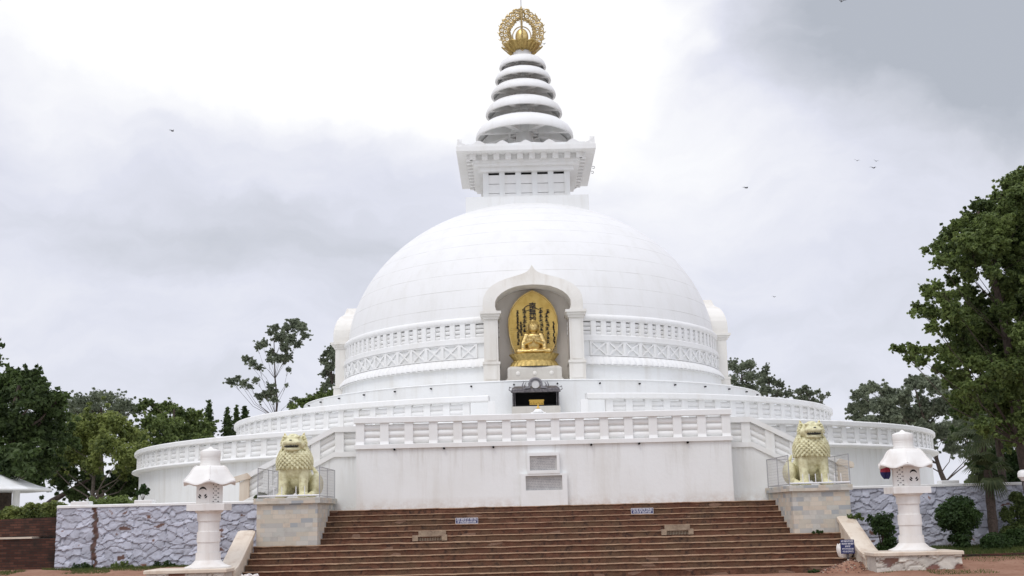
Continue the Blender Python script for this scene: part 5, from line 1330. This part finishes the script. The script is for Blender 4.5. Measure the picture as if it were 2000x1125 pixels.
pp = at(1668, 1030, -23.05); bush('weed_plant', 'small weed sprouting beside the right pedestal and parapet', 8.66, -23.08, 1.30, [(-.12, 0, .12, .09), (.1, 0, .14, .09), (0, 0, .08, .08), (.2, -.02, .05, .06)], 'leaf_mid', 260, .07, 6, stem=.012)
pp = at(280, 970, -20.9); bush('potted_shrub', 'small upright shrub in front of the round terrace, on the left wall', pp.x, -20.95, 2.40, [(0, 0, .30, .13), (-.12, 0, .22, .09), (.1, 0, .22, .09), (.02, 0, .42, .09), (.16, 0, .32, .06)], 'leaf_bush', 900, .055, 7, stem=.012)
pp = at(222, 985, -20.2); bush('hedge', 'low bright green hedge along the top of the left wall', pp.x, -20.3, 1.97, [(-.6, 0, .28, .30), (-.2, 0, .34, .32), (.2, 0, .34, .32), (.55, 0, .26, .28), (-1.0, 0, .22, .24)], 'leaf_mid', 6500, .07, 8)
pp = at(55, 1005, -19.9); bush('creeper_hedge', 'trailing green hedge on top of the dark brick wall', pp.x, -19.9, 1.85, [(-2.2, 0, .10, .34), (-1.6, 0, .12, .34), (-1.1, 0, .16, .34), (-.5, 0, .22, .34), (0, 0, .24, .34), (.5, 0, .30, .34), (.9, 0, .34, .32), (-.2, -.2, .0, .25), (-1.3, -.2, -.06, .25), (.6, -.1, .12, .25)], 'leaf_yellow', 12000, .085, 9)
for i, (x, lab) in enumerate(((158, 'weed clump at the foot of the left wall, by the brown crack'), (235, 'wide weed clump at the foot of the left wall'), (318, 'dark weed clump at the foot of the left wall, next to the lantern'))):
    pp = at(x, 1100, -21.75); bush('weed_clump', lab, pp.x, -21.75, .40, [(-.14, 0, .10, .13), (.12, 0, .12, .15), (.3, 0, .06, .10)], 'leaf_bush' if i != 1 else 'leaf_mid', 700, .055, 50+i, stem=.008, group='weeds at the foot of the left wall', cat='weeds')
for i, (x, y, z, lab) in enumerate(((7.6, -23.05, .98, 'small weed at the foot of the right pedestal'), (6.95, -24.95, .0, 'weed tuft at the right foot of the steps'))):
    bush('weed_clump', lab, x, y, z, [(0, 0, .04, .07), (.1, 0, .04, .05), (-.12, 0, .03, .05)], 'leaf_bush', 240, .045, 60+i, stem=.006, cat='weeds')
bush('banana_plant', 'small brown and green plant leaning beside the left pedestal', -8.62, -21.1, 2.30, [(.1, 0, .16, .10), (-.05, 0, .10, .07)], 'leaf_palm', 160, .14, 70, stem=.014, cat='plant')
pp = at(1960, 930, -19.4); bush('leafy_shrub', 'tall dark shrub mass above the right wall beneath the palms', pp.x, -19.4, 1.97, [(-.7, 0, .35, .42), (-.1, .1, .6, .55), (.6, 0, .5, .55), (.2, .2, 1.1, .5), (-.6, .2, .85, .35), (1.1, .1, .8, .6)], 'leaf_bush', 9000, .10, 80)
pp = at(1985, 1010, -22.0); bush('leafy_shrub', 'ragged tall shrub before the right wall at the right edge', pp.x, -22.0, .40, [(0, 0, .55, .34), (-.25, 0, .95, .24), (.2, 0, 1.1, .34), (.35, 0, .6, .4), (-.3, 0, .4, .26), (.1, .1, 1.45, .22)], 'leaf_mid', 5200, .085, 81)
# grass
def grass():
    rd = random.Random(12); b = MB()
    def blades(x0, x1, y0, y1, n, h, dens=None):
        for _ in range(n):
            x, y = rd.uniform(x0, x1), rd.uniform(y0, y1)
            if noise.noise(Vector((x*.8, y*.8, 4))) < -.05 and dens: continue
            z = gz(x, y); a = rd.uniform(0, PI); hh = h*rd.uniform(.5, 1.4); w = .008; o = len(b.v); l = rd.uniform(-.05, .05)
            b.v += [(x-w*math.cos(a), y-w*math.sin(a), z), (x+w*math.cos(a), y+w*math.sin(a), z), (x+l, y+l*.5, z+hh)]; b.f.append((o, o+1, o+2)); b.mi.append(0); b.sm.append(False)
    blades(9.2, 18, -24.0, -21.5, 26000, .09); blades(-20, -9.6, -23.4, -21.4, 15000, .06, True); blades(-10, -8.7, -23, -21.4, 1500, .07, True)
    blades(10.6, 18, -25.6, -24.1, 4600, .045, True); blades(8.3, 11, -27.2, -26.15, 900, .05, True); blades(-12, -8.4, -27.0, -26.2, 500, .05, True)
    b.build('grass', M['grass'], None, fix=False)['kind'] = 'stuff'
grass()
tag(MB().prism([(9.9, 0), (20, 0), (20, .40), (9.9, .34)], -24.22, -24.1).build('stone_kerb', M['brick']), 'low dark brick edging between red earth and grass, right foreground', 'kerb')
for o_ in [o for o in COL.objects if o.name.startswith('stone_kerb')]: pass

# ------------------------------------------------------------------ pavilion at the left, globe lamp, flat roofs
def pavilion():
    p = at(-70, 965, -12); t = thing('garden_pavilion', 'white pavilion with a curved roof at the far left edge', 'pavilion', (p.x, -12, 1.9)); b = MB()
    prof = [(3.1, 1.12), (3.12, 1.17), (3.05, 1.22), (2.6, 1.34), (2.0, 1.58), (1.2, 2.0), (.5, 2.5), (0, 2.8)]
    b.lathe([(0, 1.14), (3.0, 1.13)]+prof, 8, smooth=False, a0=R(22.5), a1=R(22.5)+2*PI); b.build('roof', M['white'], t)
    q = at(31, 980, -12.2)
    for a in range(4):
        rr = q.x-p.x; MB().lathe([(.13, 0), (.13, 1.15)], 14, c=((rr if a == 0 else (-rr if a == 2 else (rr*.3 if a == 1 else -rr*.3))), (-.2 if a in (0, 2) else 2.2))).build('column', M['white'], t)
pavilion()
def globe_lamp():
    p = at(1999, 930, -24.4); t = thing('globe_lamp', 'white globe garden lamp at the right edge', 'lamp', (p.x, -24.4, .3))
    MB().tube([(0, 0, 0), (0, 0, p.z-.3-.1)], .03, 8).build('pole', M['iron'], t)
    MB().lathe([(0, p.z-.3-.13), (.07, p.z-.3-.13), (.085, p.z-.3-.10), (.15, p.z-.3-.02), (.15, p.z-.3+.08), (.12, p.z-.3+.14), (.05, p.z-.3+.17), (0, p.z-.3+.175)], 20).build('globe', M['flame_white'], t)
globe_lamp()
# birds
def bird(x, y, Y, s, label, ph):
    p = at(x, y, Y); b = MB(); b.ell((0, 0, 0), (.16, .05, .05), 8, 6); b.ell((.17, 0, .02), (.05, .04, .04), 6, 5)
    b.add([(-.14, -.02, 0), (-.30, -.06, 0), (-.30, .06, 0), (-.14, .02, 0)], [(0, 1, 2, 3)])
    for k in (-1, 1):
        b.add([(.08, k*.03, .02), (-.06, k*.03, .02), (-.06, k*.26, .10+ph), (.06, k*.28, .11+ph), (-.12, k*.50, .06+ph)], [(0, 1, 2, 3), (3, 2, 4)])
    o = b.build('flying_bird', M['bird'], None, p); o.scale = (s*.62, s*.62, s*.62); o.rotation_euler = (R(15), 0, R(60*ph*10+20)); o.modifiers.new('s', 'SOLIDIFY').thickness = .015
    tag(o, label, 'bird', 'birds in the sky')
for x, y, Y, s, lab, ph in ((336, 256, 20, 1.0, 'lone dark bird in the grey cloud left of the spire', .05), (1643, 3, 20, 1.1, 'dark bird at the top edge right of the spire', .1), (1457, 367, 10, 1.0, 'dark bird right of the spire, level with the square block under the spire', .0), (1674, 314, 60, 1.0, 'leftmost of the three birds above the right terrace', .08), (1706, 328, 50, 1.4, 'lowest and largest of the three birds above the right terrace', .02), (1711, 315, 60, .9, 'rightmost of the three birds above the right terrace', .1), (1512, 580, 40, .8, 'tiny bird low in the sky right of the dome', .03), (1062, 86, -2, .5, 'small bird beside the gold finial', .06)):
    bird(x, y, Y, s, lab, ph)

# ------------------------------------------------------------------ sky and light
SUN_EL, SUN_AZ = R(58), R(-32)      # azimuth measured from -Y (behind the camera) towards -X
sund = Vector((math.sin(SUN_AZ)*math.cos(SUN_EL), -math.cos(SUN_AZ)*math.cos(SUN_EL), math.sin(SUN_EL)))
sl = bpy.data.lights.new('sun', 'SUN'); sl.energy = 1.0; sl.angle = R(22); sl.color = (1, .97, .92)
so = bpy.data.objects.new('sun', sl); COL.objects.link(so); so.rotation_euler = sund.to_track_quat('Z', 'Y').to_euler()
w = bpy.data.worlds.new('World'); scene.world = w; w.use_nodes = True; nt = w.node_tree; nt.nodes.clear()
out = N(nt, 'ShaderNodeOutputWorld'); bg = N(nt, 'ShaderNodeBackground'); bg.inputs['Strength'].default_value = .1
sky = N(nt, 'ShaderNodeTexSky'); sky.sky_type = 'NISHITA'; sky.sun_disc = False; sky.sun_elevation = SUN_EL; sky.sun_rotation = math.atan2(sund.x, sund.y)
tc = N(nt, 'ShaderNodeTexCoord'); sp = N(nt, 'ShaderNodeSeparateXYZ'); nt.links.new(tc.outputs['Generated'], sp.inputs[0])
def skydir(x, y): return (Fw+CXA*((x-1000)/F_PX)-CYA*((y-562.5)/F_PX)).normalized()
def blob(x, y, k, soft):
    """soft patch of cloud round one direction of the sky"""
    d = skydir(x, y); n = N(nt, 'ShaderNodeVectorMath'); n.operation = 'DISTANCE'; nt.links.new(flat, n.inputs[0]); n.inputs[1].default_value = (d.x, d.y, d.z*FL)
    r = N(nt, 'ShaderNodeMapRange'); r.interpolation_type = 'SMOOTHSTEP'; r.inputs['From Min'].default_value = soft; r.inputs['From Max'].default_value = 0
    r.inputs['To Min'].default_value = 0; r.inputs['To Max'].default_value = k; nt.links.new(n.outputs['Value'], r.inputs['Value']); return r.outputs['Result']
n0 = N(nt, 'ShaderNodeTexNoise', Scale=5.0, Detail=6.0, Roughness=.55); nt.links.new(tc.outputs['Generated'], n0.inputs['Vector'])
sub = N(nt, 'ShaderNodeVectorMath'); sub.operation = 'SUBTRACT'; nt.links.new(n0.outputs['Color'], sub.inputs[0]); sub.inputs[1].default_value = (.5, .5, .5)
scl = N(nt, 'ShaderNodeVectorMath'); scl.operation = 'SCALE'; nt.links.new(sub.outputs[0], scl.inputs[0]); scl.inputs['Scale'].default_value = .17
ad = N(nt, 'ShaderNodeVectorMath'); ad.operation = 'ADD'; nt.links.new(tc.outputs['Generated'], ad.inputs[0]); nt.links.new(scl.outputs[0], ad.inputs[1]); warp = ad.outputs[0]
FL = 2.0; fm = N(nt, 'ShaderNodeMapping'); fm.inputs['Scale'].default_value = (1, 1, FL); nt.links.new(warp, fm.inputs['Vector']); flat = fm.outputs[0]
mp = N(nt, 'ShaderNodeMapping'); mp.inputs['Scale'].default_value = (1, 1, 3.6); mp.inputs['Location'].default_value = (.3, .1, .2); nt.links.new(warp, mp.inputs['Vector'])
n1 = N(nt, 'ShaderNodeTexNoise', Scale=3.4, Detail=7.0, Roughness=.52); nt.links.new(mp.outputs[0], n1.inputs['Vector'])
n2 = N(nt, 'ShaderNodeTexNoise', Scale=10.0, Detail=6.0, Roughness=.5); nt.links.new(mp.outputs[0], n2.inputs['Vector'])
v = math2(nt, 'ADD', rng(nt, n1.outputs['Fac'], .3, .7, -.12, .12), rng(nt, n2.outputs['Fac'], .3, .7, -.07, .07)); v = math2(nt, 'ADD', v, .52)
for x, y, k, soft in ((550, -80, .75, .46), (1000, -40, .62, .44), (180, 60, .28, .28), (1080, 200, .26, .20), (60, 150, -.06, .12), (450, 290, -.16, .18), (640, 300, -.22, .22), (180, 330, .12, .2), (790, 320, -.16, .16), (330, 300, -.08, .10),
        (640, 390, .18, .12), (480, 370, .12, .10), (740, 400, .14, .10), (380, 470, -.16, .16), (620, 470, -.18, .17), (60, 400, -.12, .14), (1990, 70, -.34, .30), (1760, 50, -.32, .28), (1560, 20, -.14, .26), (1900, 160, -.12, .2), (1330, 60, .14, .2),
        (1420, 125, .20, .035), (1390, 145, -.10, .06), (1230, 230, -.08, .08), (1400, 270, .10, .12), (1720, 245, .10, .12), (1870, 320, -.08, .16), (1500, 430, .18, .22), (1250, 430, .12, .14), (1700, 560, -.04, .16), (450, 560, .08, .16), (1050, 560, .1, .2)):
    v = math2(nt, 'ADD', v, blob(x, y, k, soft))
vc = N(nt, 'ShaderNodeClamp'); nt.links.new(v, vc.inputs['Value'])
rp = N(nt, 'ShaderNodeValToRGB'); nt.links.new(vc.outputs[0], rp.inputs[0]); e = rp.color_ramp
e.elements[0].position = 0; e.elements[0].color = (.47, .50, .56, 1); e.elements[1].position = 1; e.elements[1].color = (1.04, 1.04, 1.04, 1)
for p_, c_ in ((.28, (.635, .655, .725)), (.5, (.76, .775, .87)), (.74, (.90, .905, .96))): q = e.elements.new(p_); q.color = (*c_, 1)
# thick overcast is brighter towards the zenith
zf = math2(nt, 'MULTIPLY', rng(nt, sp.outputs['Z'], .45, .95, 1.0, 1.6), rng(nt, sp.outputs['Y'], -.1, -.8, 1.0, 1.22))
m1 = N(nt, 'ShaderNodeVectorMath'); m1.operation = 'SCALE'; nt.links.new(rp.outputs[0], m1.inputs[0]); nt.links.new(math2(nt, 'MULTIPLY', zf, 10.3), m1.inputs['Scale'])
mix = nt.nodes.new('ShaderNodeMix'); mix.data_type = 'RGBA'; mix.inputs['Factor'].default_value = .94; nt.links.new(sky.outputs[0], mix.inputs['A']); nt.links.new(m1.outputs[0], mix.inputs['B'])
nt.links.new(mix.outputs['Result'], bg.inputs['Color']); nt.links.new(bg.outputs[0], out.inputs[0])
scene.view_settings.view_transform = 'Standard'; scene.view_settings.look = 'None'; scene.view_settings.exposure = 0; scene.view_settings.gamma = 1
scene.render.engine = 'CYCLES'
